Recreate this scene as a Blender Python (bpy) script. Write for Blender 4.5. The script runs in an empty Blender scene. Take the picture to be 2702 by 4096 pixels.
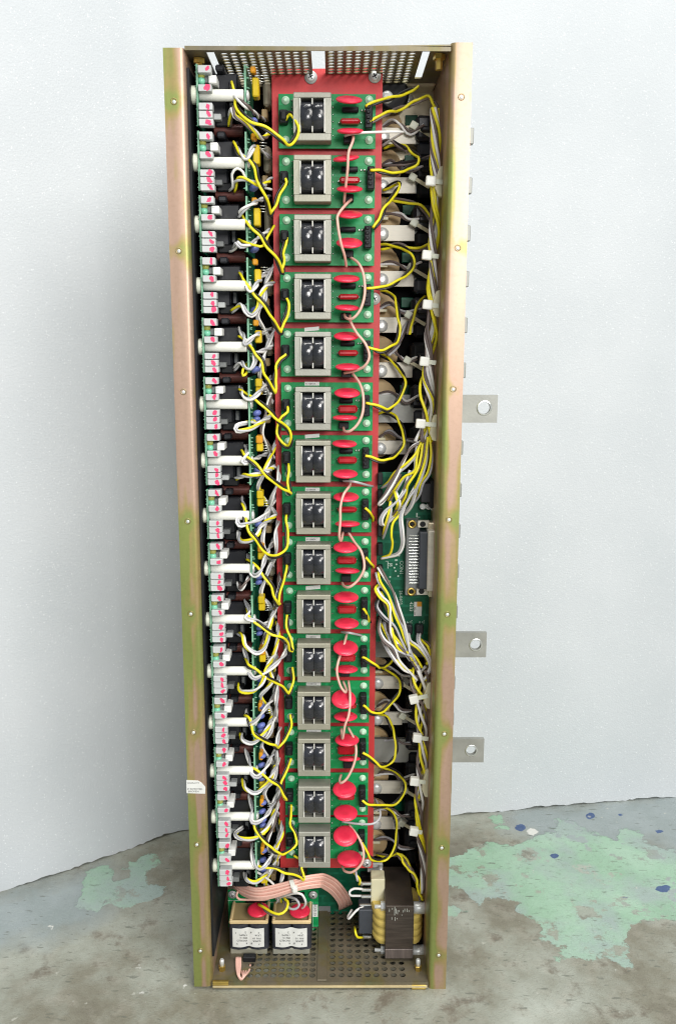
import bpy, bmesh, math, random
from mathutils import Vector, Matrix
import numpy as np

# ---------------------------------------------------------------- camera, world, lights
S = bpy.context.scene
COL = S.collection
FPX = 3442.54
M = Matrix(((0.99998571, 0.00187464, 0.00500598),
            (-0.00456504, -0.18773735, 0.98220866),
            (0.0027811, -0.98221748, -0.18772611)))
CAM = Vector((0.01305946, -0.75315078, 0.62575362))
cd = bpy.data.cameras.new('camera')
cd.sensor_fit = 'VERTICAL'; cd.sensor_height = 24.0; cd.sensor_width = 24.0
cd.lens = FPX / 4096 * 24.0
cd.clip_start = 0.02; cd.clip_end = 50
co = bpy.data.objects.new('camera', cd); COL.objects.link(co)
cx, cy, cz = M @ Vector((1, 0, 0)), M @ Vector((0, -1, 0)), M @ Vector((0, 0, -1))
co.matrix_world = Matrix(((cx.x, cy.x, cz.x, CAM.x), (cx.y, cy.y, cz.y, CAM.y), (cx.z, cy.z, cz.z, CAM.z), (0, 0, 0, 1)))
S.camera = co

w = bpy.data.worlds.new('World'); S.world = w; w.use_nodes = True
bg = w.node_tree.nodes['Background']
bg.inputs[0].default_value = (0.88, 0.95, 1.0, 1); bg.inputs[1].default_value = 0.37

def area(name, loc, aim, sx, sy, power, col):
    l = bpy.data.lights.new(name, 'AREA'); l.shape = 'RECTANGLE'; l.size = sx; l.size_y = sy
    l.energy = power; l.color = col
    o = bpy.data.objects.new(name, l); COL.objects.link(o); o.location = loc
    o.rotation_euler = (Vector(aim) - Vector(loc)).to_track_quat('-Z', 'Y').to_euler()
    return o
area('ceiling_tube_lamp', (1.9, -2.5, 2.6), (0, 0.1, 0.45), 1.7, 1.7, 92, (1.0, 0.97, 0.92))
area('ceiling_panel_lamp', (0.1, -0.55, 3.0), (0, 0.02, 0.4), 1.6, 0.22, 30, (1.0, 0.98, 0.94))
area('front_lamp', (0.42, -1.7, 1.0), (0, 0.05, 0.45), 0.55, 0.4, 19, (1.0, 0.98, 0.96))

vs = S.view_settings
S.display_settings.display_device = 'sRGB'
vs.view_transform = 'Standard'; vs.look = 'None'; vs.exposure = 0.05; vs.gamma = 1.0; vs.use_curve_mapping = False
S.cycles.max_bounces = 6; S.cycles.filter_width = 1.15; S.cycles.use_denoising = True

rnd = random.Random(7)

# ---------------------------------------------------------------- photograph pixel -> point on the plane at depth y
def at(px, py, y=0.0):
    v = M @ Vector((px - 1351.0, py - 2048.0, FPX))
    return CAM + v * ((y - CAM.y) / v.y)
FLOOR_Z = -0.0022
def on_floor(px, py):
    v = M @ Vector((px - 1351.0, py - 2048.0, FPX))
    return CAM + v * ((FLOOR_Z - CAM.z) / v.z)
K1, K2 = 700 / 1568, 600 / 1568
ORG = {'A': (600, 120, K1), 'B': (1250, 120, K1), 'C': (650, 800, K1), 'D': (1300, 800, K1), 'E': (680, 1480, K1), 'F': (1330, 1480, K1),
       'G': (680, 2160, K1), 'H': (1330, 2160, K1), 'I': (700, 2840, K1), 'J': (1330, 2840, K1), 'K': (720, 3390, K2), 'L': (1250, 3390, K2),
       'R': (1700, 3046, 1002 / 1568), 'Q': (0, 2996, 1100 / 1568), 'P': (0, 0, 1.0)}
def px(t, x, y):
    o = ORG[t]; return o[0] + x * o[2], o[1] + y * o[2]
def zp(t, x, y, d):
    a, b = px(t, x, y); return at(a, b, d)

# ---------------------------------------------------------------- mesh helpers
class MB:
    def __init__(s): s.v = []; s.f = []; s.m = []; s.sm = []
    def add(s, vs_, fs, mi=0, smooth=False):
        b = len(s.v); s.v += [tuple(p) for p in vs_]
        for f in fs: s.f.append(tuple(b + i for i in f)); s.m.append(mi); s.sm.append(smooth)
        return s
    def box(s, x0, x1, y0, y1, z0, z1, c=0.0, mi=0):
        if x0 > x1: x0, x1 = x1, x0
        if y0 > y1: y0, y1 = y1, y0
        if z0 > z1: z0, z1 = z1, z0
        c = min(c, (x1 - x0) * .45, (y1 - y0) * .45, (z1 - z0) * .45)
        if c <= 0:
            vs_ = [(x, y, z) for x in (x0, x1) for y in (y0, y1) for z in (z0, z1)]
            return s.add(vs_, [(0, 1, 3, 2), (4, 6, 7, 5), (0, 4, 5, 1), (2, 3, 7, 6), (0, 2, 6, 4), (1, 5, 7, 3)], mi)
        bm = bmesh.new()
        for x, sx in ((x0, 1), (x1, -1)):
            for y, sy in ((y0, 1), (y1, -1)):
                for z, sz in ((z0, 1), (z1, -1)):
                    bm.verts.new((x, y + sy * c, z + sz * c)); bm.verts.new((x + sx * c, y, z + sz * c)); bm.verts.new((x + sx * c, y + sy * c, z))
        bmesh.ops.convex_hull(bm, input=bm.verts); bm.verts.index_update()
        bmesh.ops.dissolve_limit(bm, angle_limit=0.01, verts=bm.verts, edges=bm.edges); bm.verts.index_update()
        s.add([v.co for v in bm.verts], [[v.index for v in f.verts] for f in bm.faces], mi); bm.free(); return s
    def pbox(s, px0, py0, px1, py1, y0, y1, c=0.0, mi=0):
        """box whose front face (at depth y0) covers the pixel rectangle"""
        a, b = at(px0, py0, y0), at(px1, py1, y0)
        return s.box(a.x, b.x, y0, y1, b.z, a.z, c, mi)
    def lathe(s, p0, axis, prof, n=16, mi=0, smooth=True, caps=True):
        """prof: list of (distance along axis, radius)"""
        ax = Vector(axis).normalized(); p0 = Vector(p0)
        u = ax.orthogonal().normalized(); v = ax.cross(u)
        vs_ = []
        for t, r in prof:
            for k in range(n):
                a = 2 * math.pi * k / n; vs_.append(p0 + ax * t + (u * math.cos(a) + v * math.sin(a)) * r)
        fs = []
        for i in range(len(prof) - 1):
            for k in range(n):
                k2 = (k + 1) % n; fs.append((i * n + k, i * n + k2, (i + 1) * n + k2, (i + 1) * n + k))
        s.add(vs_, fs, mi, smooth)
        if caps:
            b = len(s.v) - len(vs_)
            s.f.append(tuple(b + k for k in reversed(range(n)))); s.m.append(mi); s.sm.append(False)
            q = b + (len(prof) - 1) * n
            s.f.append(tuple(q + k for k in range(n))); s.m.append(mi); s.sm.append(False)
        return s
    def cyl(s, p0, p1, r, n=16, c=0.0, mi=0):
        p0, p1 = Vector(p0), Vector(p1); L = (p1 - p0).length
        pr = [(0, r), (L, r)] if c <= 0 else [(0, r - c), (c, r), (L - c, r), (L, r - c)]
        return s.lathe(p0, p1 - p0, pr, n, mi)
    def tube(s, pts, r, n=7, mi=0):
        pts = [Vector(p) for p in pts]
        if len(pts) < 2: return s
        t0 = (pts[1] - pts[0]).normalized(); u = t0.orthogonal().normalized(); vs_ = []
        for i, p in enumerate(pts):
            t = (pts[min(i + 1, len(pts) - 1)] - pts[max(i - 1, 0)])
            t = t.normalized() if t.length > 1e-9 else t0
            u = (u - t * u.dot(t)); u = u.normalized() if u.length > 1e-6 else t.orthogonal().normalized()
            v = t.cross(u)
            for k in range(n):
                a = 2 * math.pi * k / n; vs_.append(p + (u * math.cos(a) + v * math.sin(a)) * r)
        fs = []
        for i in range(len(pts) - 1):
            for k in range(n):
                k2 = (k + 1) % n; fs.append((i * n + k, i * n + k2, (i + 1) * n + k2, (i + 1) * n + k))
        b = len(s.v); s.add(vs_, fs, mi, True)
        s.f.append(tuple(b + k for k in reversed(range(n)))); s.m.append(mi); s.sm.append(False)
        q = b + (len(pts) - 1) * n
        s.f.append(tuple(q + k for k in range(n))); s.m.append(mi); s.sm.append(False)
        return s
    def prism(s, poly, axis, a0, a1, mi=0):
        """poly: 2D outline; axis 'x': (y,z), 'y': (x,z), 'z': (x,y)"""
        def pt(p, a):
            return (a, p[0], p[1]) if axis == 'x' else (p[0], a, p[1]) if axis == 'y' else (p[0], p[1], a)
        n = len(poly); vs_ = [pt(p, a0) for p in poly] + [pt(p, a1) for p in poly]
        fs = [tuple(range(n)), tuple(reversed(range(n, 2 * n)))] + [(i, i + n, (i + 1) % n + n, (i + 1) % n) for i in range(n)]
        return s.add(vs_, fs, mi)
    def build(s, name, mats, parent=None):
        me = bpy.data.meshes.new(name)
        off = parent_loc(parent)
        me.from_pydata([(p[0] - off.x, p[1] - off.y, p[2] - off.z) for p in s.v], [], s.f)
        for m_ in (mats if isinstance(mats, (list, tuple)) else [mats]): me.materials.append(m_)
        me.polygons.foreach_set('material_index', s.m)
        me.polygons.foreach_set('use_smooth', s.sm)
        bm = bmesh.new(); bm.from_mesh(me); bmesh.ops.recalc_face_normals(bm, faces=bm.faces); bm.to_mesh(me); bm.free()
        me.update()
        o = bpy.data.objects.new(name, me); COL.objects.link(o)
        if parent: o.parent = parent
        return o
def parent_loc(p):
    v = Vector((0, 0, 0))
    while p is not None: v += p.location; p = p.parent
    return v
def tag(o, label=None, cat=None, group=None, kind=None):
    if label: o['label'] = label
    if cat: o['category'] = cat
    if group: o['group'] = group
    if kind: o['kind'] = kind
    return o
def thing(name, label, cat, loc, group=None):
    o = bpy.data.objects.new(name, None); COL.objects.link(o); o.location = loc; o.empty_display_size = 0.01
    return tag(o, label, cat, group)

def catmull(pts, step=0.0025):
    pts = [Vector(p) for p in pts]
    P = [pts[0] * 2 - pts[1]] + pts + [pts[-1] * 2 - pts[-2]]
    out = []
    for i in range(1, len(P) - 2):
        a, b, c, d = P[i - 1:i + 3]; n = max(2, int((c - b).length / step))
        for k in range(n):
            t = k / n
            out.append(0.5 * (2 * b + (c - a) * t + (2 * a - 5 * b + 4 * c - d) * t * t + (3 * b - a - 3 * c + d) * t ** 3))
    out.append(pts[-1]); return out
def prof(n, ks):
    r = []
    for i in range(n):
        t = i / max(1, n - 1) * (len(ks) - 1); j = min(int(t), len(ks) - 2); f = t - j
        r.append(ks[j] * (1 - f) + ks[j + 1] * f)
    return r
def path(t, pts, ks):
    ds = prof(len(pts), ks)
    return [zp(p[2] if len(p) > 2 else t, p[0], p[1], d) for p, d in zip(pts, ds)]
def strand(center, amp, phase, turn):
    """offset of one wire of a twisted lead round the lead's own centre line"""
    out = []; L = 0
    u = None
    for i, p in enumerate(center):
        t = (center[min(i + 1, len(center) - 1)] - center[max(i - 1, 0)]).normalized()
        u = t.orthogonal().normalized() if u is None else (u - t * u.dot(t)).normalized()
        v = t.cross(u)
        if i: L += (p - center[i - 1]).length
        a = phase + 2 * math.pi * L / turn
        out.append(p + (u * math.cos(a) + v * math.sin(a)) * amp)
    return out

# ---------------------------------------------------------------- materials
def nodes_of(name):
    m_ = bpy.data.materials.new(name); m_.use_nodes = True
    nt = m_.node_tree; return m_, nt, nt.nodes['Principled BSDF']
def mat(name, col, rough=0.5, metal=0.0, var=0.12, scale=60.0, bump=0.0, bscale=None, coat=0.0, spec=0.5, sss=0.0, stretch=None, own=None):
    m_, nt, b = nodes_of(name); N, L = nt.nodes, nt.links
    tc = N.new('ShaderNodeTexCoord'); src = tc.outputs['Object']
    if stretch:
        mp = N.new('ShaderNodeMapping'); mp.inputs['Scale'].default_value = stretch; L.new(src, mp.inputs[0]); src = mp.outputs[0]
    no = N.new('ShaderNodeTexNoise'); no.inputs['Scale'].default_value = scale; no.inputs['Detail'].default_value = 5
    L.new(src, no.inputs['Vector'])
    r = N.new('ShaderNodeValToRGB'); r.color_ramp.elements[0].position = .3; r.color_ramp.elements[1].position = .7
    r.color_ramp.elements[0].color = (*[c * (1 - var) for c in col], 1); r.color_ramp.elements[1].color = (*[min(1, c * (1 + var)) for c in col], 1)
    L.new(no.outputs['Fac'], r.inputs[0]); L.new(r.outputs[0], b.inputs['Base Color'])
    if own:      # every object of this material has aged a little differently
        oi = N.new('ShaderNodeObjectInfo'); mo = N.new('ShaderNodeMix'); mo.data_type = 'RGBA'; mo.blend_type = 'MULTIPLY'
        L.new(oi.outputs['Random'], mo.inputs['Factor']); L.new(r.outputs[0], mo.inputs[6]); mo.inputs[7].default_value = (*own, 1); L.new(mo.outputs[2], b.inputs['Base Color'])
    mr = N.new('ShaderNodeMapRange'); mr.inputs['To Min'].default_value = max(.02, rough - .08); mr.inputs['To Max'].default_value = min(1, rough + .1)
    L.new(no.outputs['Fac'], mr.inputs['Value']); L.new(mr.outputs[0], b.inputs['Roughness'])
    b.inputs['Metallic'].default_value = metal
    b.inputs['Specular IOR Level'].default_value = spec
    if coat: b.inputs['Coat Weight'].default_value = coat; b.inputs['Coat Roughness'].default_value = .12
    if sss: b.inputs['Subsurface Weight'].default_value = sss; b.inputs['Subsurface Radius'].default_value = (.004, .004, .004); b.inputs['Subsurface Scale'].default_value = 1.0
    if bump:
        n2 = N.new('ShaderNodeTexNoise'); n2.inputs['Scale'].default_value = bscale or scale * 3; n2.inputs['Detail'].default_value = 4; L.new(src, n2.inputs['Vector'])
        bp = N.new('ShaderNodeBump'); bp.inputs['Strength'].default_value = bump; bp.inputs['Distance'].default_value = .001
        L.new(n2.outputs['Fac'], bp.inputs['Height']); L.new(bp.outputs[0], b.inputs['Normal'])
    return m_

def zinc_mat(name, pink, green, metal=.55, rough=.42, thr=.5, k=1.0):
    """yellow passivated zinc: a film that wanders between pinkish tan and olive green, in streaks along z"""
    m_, nt, b = nodes_of(name); N, L = nt.nodes, nt.links
    g = N.new('ShaderNodeNewGeometry')
    mp = N.new('ShaderNodeMapping'); mp.inputs['Scale'].default_value = (60 * k, 60 * k, 5 * k); L.new(g.outputs['Position'], mp.inputs[0])
    n1 = N.new('ShaderNodeTexNoise'); n1.inputs['Scale'].default_value = 1.0; n1.inputs['Detail'].default_value = 6; L.new(mp.outputs[0], n1.inputs['Vector'])
    mp2 = N.new('ShaderNodeMapping'); mp2.inputs['Scale'].default_value = (30, 30, 7); L.new(g.outputs['Position'], mp2.inputs[0])
    n2 = N.new('ShaderNodeTexNoise'); n2.inputs['Scale'].default_value = 1.0; n2.inputs['Detail'].default_value = 3; L.new(mp2.outputs[0], n2.inputs['Vector'])
    at_ = N.new('ShaderNodeAttribute'); at_.attribute_name = 'film'
    ad = N.new('ShaderNodeMath'); ad.operation = 'ADD'; L.new(n2.outputs['Fac'], ad.inputs[0]); L.new(at_.outputs['Fac'], ad.inputs[1])
    r = N.new('ShaderNodeValToRGB'); e = r.color_ramp.elements
    e[0].position = thr - .07; e[0].color = (*pink, 1); e[1].position = thr + .1; e[1].color = (*green, 1)
    mid = r.color_ramp.elements.new(thr + .015); mid.color = (pink[0] * .5 + green[0] * .55, pink[1] * .45 + green[1] * .5, pink[2] * .4 + green[2] * .3, 1)
    L.new(ad.outputs[0], r.inputs[0])
    mx = N.new('ShaderNodeMix'); mx.data_type = 'RGBA'; mx.blend_type = 'MULTIPLY'; mx.inputs['Factor'].default_value = .55
    r2 = N.new('ShaderNodeValToRGB'); r2.color_ramp.elements[0].position = .3; r2.color_ramp.elements[0].color = (.7, .72, .68, 1); r2.color_ramp.elements[1].position = .65
    L.new(n1.outputs['Fac'], r2.inputs[0]); L.new(r.outputs[0], mx.inputs[6]); L.new(r2.outputs[0], mx.inputs[7])
    n4 = N.new('ShaderNodeTexNoise'); n4.inputs['Scale'].default_value = 260; n4.inputs['Detail'].default_value = 6; n4.inputs['Roughness'].default_value = .7; L.new(g.outputs['Position'], n4.inputs['Vector'])
    r4 = N.new('ShaderNodeValToRGB'); r4.color_ramp.elements[0].position = .34; r4.color_ramp.elements[0].color = (.72, .70, .66, 1); r4.color_ramp.elements[1].position = .52; L.new(n4.outputs['Fac'], r4.inputs[0])
    m4 = N.new('ShaderNodeMix'); m4.data_type = 'RGBA'; m4.blend_type = 'MULTIPLY'; m4.inputs['Factor'].default_value = .3; L.new(mx.outputs[2], m4.inputs[6]); L.new(r4.outputs[0], m4.inputs[7])
    L.new(m4.outputs[2], b.inputs['Base Color'])
    bp = N.new('ShaderNodeBump'); bp.inputs['Strength'].default_value = .12; bp.inputs['Distance'].default_value = .0006; L.new(n1.outputs['Fac'], bp.inputs['Height']); L.new(bp.outputs[0], b.inputs['Normal'])
    mr = N.new('ShaderNodeMapRange'); mr.inputs['To Min'].default_value = rough - .1; mr.inputs['To Max'].default_value = rough + .15
    L.new(n1.outputs['Fac'], mr.inputs['Value']); L.new(mr.outputs[0], b.inputs['Roughness']); b.inputs['Metallic'].default_value = metal
    return m_

def pcb_mat(name, base, trace, scale=130.0):
    m_, nt, b = nodes_of(name); N, L = nt.nodes, nt.links
    tc = N.new('ShaderNodeTexCoord')
    mp = N.new('ShaderNodeMapping'); mp.inputs['Rotation'].default_value = (math.radians(90), 0, 0); L.new(tc.outputs['Object'], mp.inputs[0])
    br = N.new('ShaderNodeTexBrick'); br.inputs['Scale'].default_value = scale; br.inputs['Mortar Size'].default_value = .06; br.offset = .37; br.squash = 1.7
    br.inputs['Brick Width'].default_value = .9; br.inputs['Row Height'].default_value = .42
    br.inputs['Color1'].default_value = (*base, 1); br.inputs['Color2'].default_value = (*[c * .82 for c in base], 1); br.inputs['Mortar'].default_value = (*trace, 1)
    L.new(mp.outputs[0], br.inputs['Vector'])
    no = N.new('ShaderNodeTexNoise'); no.inputs['Scale'].default_value = 90; no.inputs['Detail'].default_value = 4; L.new(tc.outputs['Object'], no.inputs['Vector'])
    mx = N.new('ShaderNodeMix'); mx.data_type = 'RGBA'; mx.blend_type = 'MIX'
    r = N.new('ShaderNodeValToRGB'); r.color_ramp.elements[0].position = .42; r.color_ramp.elements[1].position = .55; L.new(no.outputs['Fac'], r.inputs[0])
    mx.inputs[6].default_value = (*base, 1); L.new(r.outputs[0], mx.inputs['Factor']); L.new(br.outputs['Color'], mx.inputs[7])
    oi = N.new('ShaderNodeObjectInfo'); mo = N.new('ShaderNodeMix'); mo.data_type = 'RGBA'; mo.blend_type = 'MULTIPLY'; mo.inputs[7].default_value = (.9, .84, .88, 1)
    L.new(oi.outputs['Random'], mo.inputs['Factor']); L.new(mx.outputs[2], mo.inputs[6]); L.new(mo.outputs[2], b.inputs['Base Color'])
    b.inputs['Roughness'].default_value = .42; b.inputs['Specular IOR Level'].default_value = .3
    return m_

ZINC = zinc_mat('zinc_plate', (.52, .355, .27), (.31, .355, .11), metal=.6, rough=.42, thr=.60)
ZINC_IN = zinc_mat('zinc_inside', (.34, .27, .15), (.24, .22, .09), metal=.6, rough=.38, thr=.55)
CREAM = mat('cream_metal', (.74, .66, .48), .4, .25, .08, 12)
PERF = zinc_mat('perforated_zinc', (.22, .19, .135), (.18, .18, .10), metal=.5, rough=.45, thr=.55)
RED = mat('red_fibre', (.56, .038, .040), .5, 0, .14, 40, .15, 500)
PCB = pcb_mat('green_board', (.006, .29, .080), (.018, .35, .12), 45)
PCB_DK = pcb_mat('deep_green_board', (.005, .125, .06), (.012, .17, .09), 45)
PCB_EDGE = mat('board_laminate', (.20, .42, .28), .5, 0, .25, 300)
BARGREY = mat('dull_grey_metal', (.33, .335, .31), .5, .4, .12, 60, .1, 400)
SILVER = mat('tinned_metal', (.70, .67, .58), .55, .35, .1, 40, stretch=(1, 1, 8))
STEEL = mat('bright_steel', (.68, .70, .69), .36, .35, .1, 80)
BRASS_P = mat('pale_brass', (.70, .58, .34), .35, .5, .1, 80)
BRASS = mat('brass', (.62, .45, .12), .3, .9, .1, 80)
NYLON = mat('white_nylon', (.80, .80, .74), .35, 0, .03, 30, sss=.15)
NYLON_G = mat('pale_nylon', (.70, .73, .60), .4, 0, .05, 30, sss=.1)
IVORY = mat('ivory_nylon', (.72, .68, .47), .45, 0, .06, 40, sss=.1)
BLOCK = mat('grey_white_plastic', (.53, .55, .55), .45, 0, .05, 60)
BLOCK_W = mat('white_plastic', (.78, .78, .76), .4, 0, .04, 60)
GREYP = mat('grey_plastic', (.20, .21, .21), .45, 0, .1, 60)
BLACK = mat('black_plastic', (.010, .011, .013), .5, 0, .3, 60, .1, 200, spec=.3)
VOID = mat('interior_shade_black', (.006, .006, .006), .8, 0, .3, 60, spec=.1)  # near-black for the sheets that stand in for interior shade
DARK = mat('dark_housing', (.016, .017, .022), .38, 0, .3, 30, .1, 120)
SLATE = mat('slate_housing', (.045, .052, .065), .45, 0, .2, 40)
PINK = mat('pink_marker', (.80, .06, .17), .5, 0, .1, 200)
MOV = mat('red_epoxy', (.82, .032, .080), .34, 0, .16, 70, .15, 160, coat=.2)
FILM = mat('dark_red_film', (.42, .012, .02), .28, 0, .15, 90, coat=.3)
CORE = mat('core_steel', (.36, .362, .318), .45, .25, .14, 45, .15, 500, own=(1.0, .97, .86))
CORE_L = mat('tan_varnished_rim', (.68, .52, .27), .4, 0, .12, 40)
CORE_T = mat('tan_varnished_core', (.40, .31, .15), .4, .1, .15, 40)
TAPE = mat('black_tape', (.020, .022, .029), .2, 0, .5, 60, .7, 130, coat=.5)
TAPE_G = mat('blue_black_tape', (.035, .038, .05), .3, 0, .25, 60, .3, 130)
COPPER = mat('dark_copper_wire', (.10, .028, .022), .35, .3, .3, 120)
YEL = mat('yellow_insulation', (.86, .76, .02), .38, 0, .06, 40)
WHT = mat('white_insulation', (.80, .79, .77), .4, 0, .05, 40)
GRY = mat('grey_insulation', (.47, .47, .49), .42, 0, .06, 40)
BLKW = mat('black_insulation', (.018, .016, .018), .35, 0, .2, 40)
BRNW = mat('brown_grey_insulation', (.15, .115, .105), .4, 0, .1, 40)
PNKW = mat('pink_insulation', (.76, .46, .38), .42, 0, .06, 40)
YCAP = mat('yellow_film_capacitor', (.70, .50, .01), .3, 0, .12, 100)
OCAP = mat('orange_capacitor', (.75, .33, .015), .3, 0, .12, 100)
BCAP = mat('blue_disc', (.14, .18, .50), .35, 0, .15, 100)
TAN = mat('tan_card', (.62, .45, .23), .6, 0, .12, 60)
CERA = mat('ceramic_body', (.40, .36, .26), .6, 0, .15, 60)
LEDG = mat('green_lens', (.22, .62, .42), .2, 0, .05, 100)
LEDY = mat('yellow_green_lens', (.42, .43, .10), .25, 0, .1, 100)
SOLDER = mat('solder', (.72, .74, .72), .22, .8, .1, 200)
SNAP = mat('mint_nylon', (.55, .80, .60), .35, 0, .05, 60)
PAPER = mat('label_paper', (.74, .75, .72), .6, 0, .06, 120)
INK = mat('ink', (.03, .03, .035), .7)
SILK = mat('white_silkscreen', (.55, .66, .58), .6)
COIL = mat('yellow_coil', (.66, .50, .13), .4, 0, .18, 30, stretch=(1, 1, 10))
IRON = mat('brown_iron', (.075, .06, .05), .38, .5, .35, 30, .15, 300, stretch=(1, 1, 12))
DUST = mat('dusty_black', (.03, .028, .026), .7, 0, .4, 40)
WINE = mat('laminated_iron', (.14, .115, .105), .45, .35, .3, 30, .2, 300, stretch=(12, 1, 1))

# ---------------------------------------------------------------- setting: floor, foam
def in_poly(P, poly):
    x, y = P[:, 0], P[:, 1]; c = np.zeros(len(P), bool); n = len(poly)
    for i in range(n):
        (x0, y0), (x1, y1) = poly[i], poly[(i + 1) % n]
        c ^= ((y0 > y) != (y1 > y)) & (x < (x1 - x0) * (y - y0) / ((y1 - y0) if abs(y1 - y0) > 1e-12 else 1e-12) + x0)
    return c
def sdist(P, poly):
    d = np.full(len(P), 9.0); n = len(poly)
    for i in range(n):
        a, b = np.array(poly[i]), np.array(poly[(i + 1) % n]); ab = b - a
        t = np.clip(((P - a) @ ab) / max(1e-12, ab @ ab), 0, 1)
        d = np.minimum(d, np.hypot(*(P - a - t[:, None] * ab).T))
    return np.where(in_poly(P, poly), d, -d)
def fpoly(t, pts):
    r = []
    for x, y in pts:
        q = on_floor(*px(t, x, y)); r.append((q.x, q.y))
    return r

def make_floor():
    xs = np.concatenate([np.linspace(-3, -.6, 6)[:-1], np.arange(-.6, .8, .005), np.linspace(.8, 3, 6)])
    ys = np.concatenate([np.linspace(-2.5, -.25, 6)[:-1], np.arange(-.25, .5, .005), np.linspace(.5, 2, 4)])
    X, Y = np.meshgrid(xs, ys); P = np.stack([X.ravel(), Y.ravel()], 1)
    nx, ny = len(xs), len(ys)
    verts = [(p[0], p[1], FLOOR_Z) for p in P]
    faces = [(j * nx + i, j * nx + i + 1, (j + 1) * nx + i + 1, (j + 1) * nx + i) for j in range(ny - 1) for i in range(nx - 1)]
    me = bpy.data.meshes.new('floor'); me.from_pydata(verts, [], faces)
    green = np.full(len(P), -1.0)
    for t, pts in (('R', [(90, 600), (160, 595), (370, 515), (520, 520), (650, 480), (780, 440), (830, 350), (900, 355), (1000, 450), (1190, 490), (1220, 410), (1330, 430), (1400, 520), (1600, 590), (1700, 700), (1700, 980), (1500, 1015), (1290, 1030), (1250, 1110), (1240, 1200), (1295, 1265), (1240, 1280), (1130, 1240), (1060, 1270), (940, 1225), (800, 1250), (870, 1180), (670, 1110), (750, 1040), (670, 1000), (545, 935), (570, 890), (380, 860), (340, 890), (200, 790), (90, 760)]),
                   ('R', [(395, 335), (470, 335), (520, 430), (440, 420)]), ('R', [(60, 900), (270, 930), (180, 970), (60, 950)]),
                   ('Q', [(700, 640), (860, 605), (905, 665), (835, 710), (850, 770), (945, 785), (940, 840), (850, 870), (690, 930), (590, 890), (640, 760), (740, 720), (690, 690)]),
                   ('Q', [(480, 690), (640, 650), (640, 800), (560, 930), (420, 900)])):
        green = np.maximum(green, sdist(P, fpoly(t, pts)))
    blue = np.full(len(P), -1.0)
    for t, pts in (('R', [(420, 300), (1800, 150), (1800, 1000), (1380, 960), (1350, 860), (1420, 760), (1400, 530), (1100, 600), (800, 640), (700, 520), (640, 470), (500, 430)]),
                   ('Q', [(-300, 850), (0, 800), (640, 640), (650, 800), (580, 980), (380, 1060), (150, 1110), (-300, 1180)])):
        blue = np.maximum(blue, sdist(P, fpoly(t, pts)))
    spots, white = np.full(len(P), -1.0), np.full(len(P), -1.0)
    def blob(arr, t, x, y, rx, ry):
        q = [(x + rx * math.cos(a) * rnd.uniform(.75, 1.2), y + ry * math.sin(a) * rnd.uniform(.75, 1.2)) for a in np.linspace(0, 2 * math.pi, 11)[:-1]]
        return np.maximum(arr, sdist(P, fpoly(t, q)))
    for a in ((590, 415, 42, 26), (1028, 340, 32, 24), (1218, 332, 20, 12), (1460, 437, 28, 14), (808, 592, 34, 18), (1490, 797, 52, 26), (1258, 268, 12, 6), (1245, 852, 22, 10)):
        spots = blob(spots, 'R', *a)
    for a in ((670, 440, 38, 24), (1395, 583, 12, 8), (1118, 772, 10, 7), (1258, 622, 10, 6), (1210, 832, 12, 6)): white = blob(white, 'R', *a)
    for a in ((290, 1016, 18, 16), (785, 1240, 30, 14), (800, 1385, 34, 14), (1045, 1352, 20, 14), (740, 1310, 20, 6), (240, 1085, 14, 5)): white = blob(white, 'Q', *a)
    for nm, arr in (('green', green), ('blue', blue), ('spots', spots), ('white', white)):
        at_ = me.attributes.new(nm, 'FLOAT', 'POINT'); at_.data.foreach_set('value', arr.astype(np.float32))
    m_, nt, b = nodes_of('worn_painted_concrete'); N, L = nt.nodes, nt.links
    g = N.new('ShaderNodeNewGeometry')
    def noise(sc, det=8, ro=.6):
        n = N.new('ShaderNodeTexNoise'); n.inputs['Scale'].default_value = sc; n.inputs['Detail'].default_value = det; n.inputs['Roughness'].default_value = ro
        L.new(g.outputs['Position'], n.inputs['Vector']); return n.outputs['Fac']
    def ramp(src, stops):
        r = N.new('ShaderNodeValToRGB'); e = r.color_ramp.elements
        while len(e) < len(stops): e.new(.5)
        for q, (p, c) in zip(e, stops): q.position = p; q.color = (*c, 1) if len(c) == 3 else c
        L.new(src, r.inputs[0]); return r.outputs[0]
    def mix(f, a, b_, mode='MIX'):
        n = N.new('ShaderNodeMix'); n.data_type = 'RGBA'; n.blend_type = mode
        if isinstance(f, float): n.inputs['Factor'].default_value = f
        else: L.new(f, n.inputs['Factor'])
        for k, v in ((6, a), (7, b_)):
            if isinstance(v, tuple): n.inputs[k].default_value = (*v, 1)
            else: L.new(v, n.inputs[k])
        return n.outputs[2]
    def math_(op, a, b_):
        n = N.new('ShaderNodeMath'); n.operation = op
        for k, v in ((0, a), (1, b_)):
            if isinstance(v, (int, float)): n.inputs[k].default_value = v
            else: L.new(v, n.inputs[k])
        return n.outputs[0]
    def edge(attr, amp, sc, soft=.002, bias=0.0):
        a = N.new('ShaderNodeAttribute'); a.attribute_name = attr
        n = math_('MULTIPLY', math_('SUBTRACT', noise(sc, 9, .68), .5), amp)
        s = math_('ADD', a.outputs['Fac'], n)
        mr = N.new('ShaderNodeMapRange'); mr.inputs['From Min'].default_value = bias; mr.inputs['From Max'].default_value = bias + soft; L.new(s, mr.inputs['Value'])
        return mr.outputs[0]
    conc = ramp(noise(7, 10, .65), [(.28, (.135, .12, .088)), (.43, (.22, .21, .16)), (.54, (.31, .32, .268)), (.70, (.43, .455, .40))])
    conc = mix(ramp(noise(45, 6), [(.5, (0, 0, 0)), (.75, (.5, .5, .5))]), conc, (.40, .38, .32))
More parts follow.
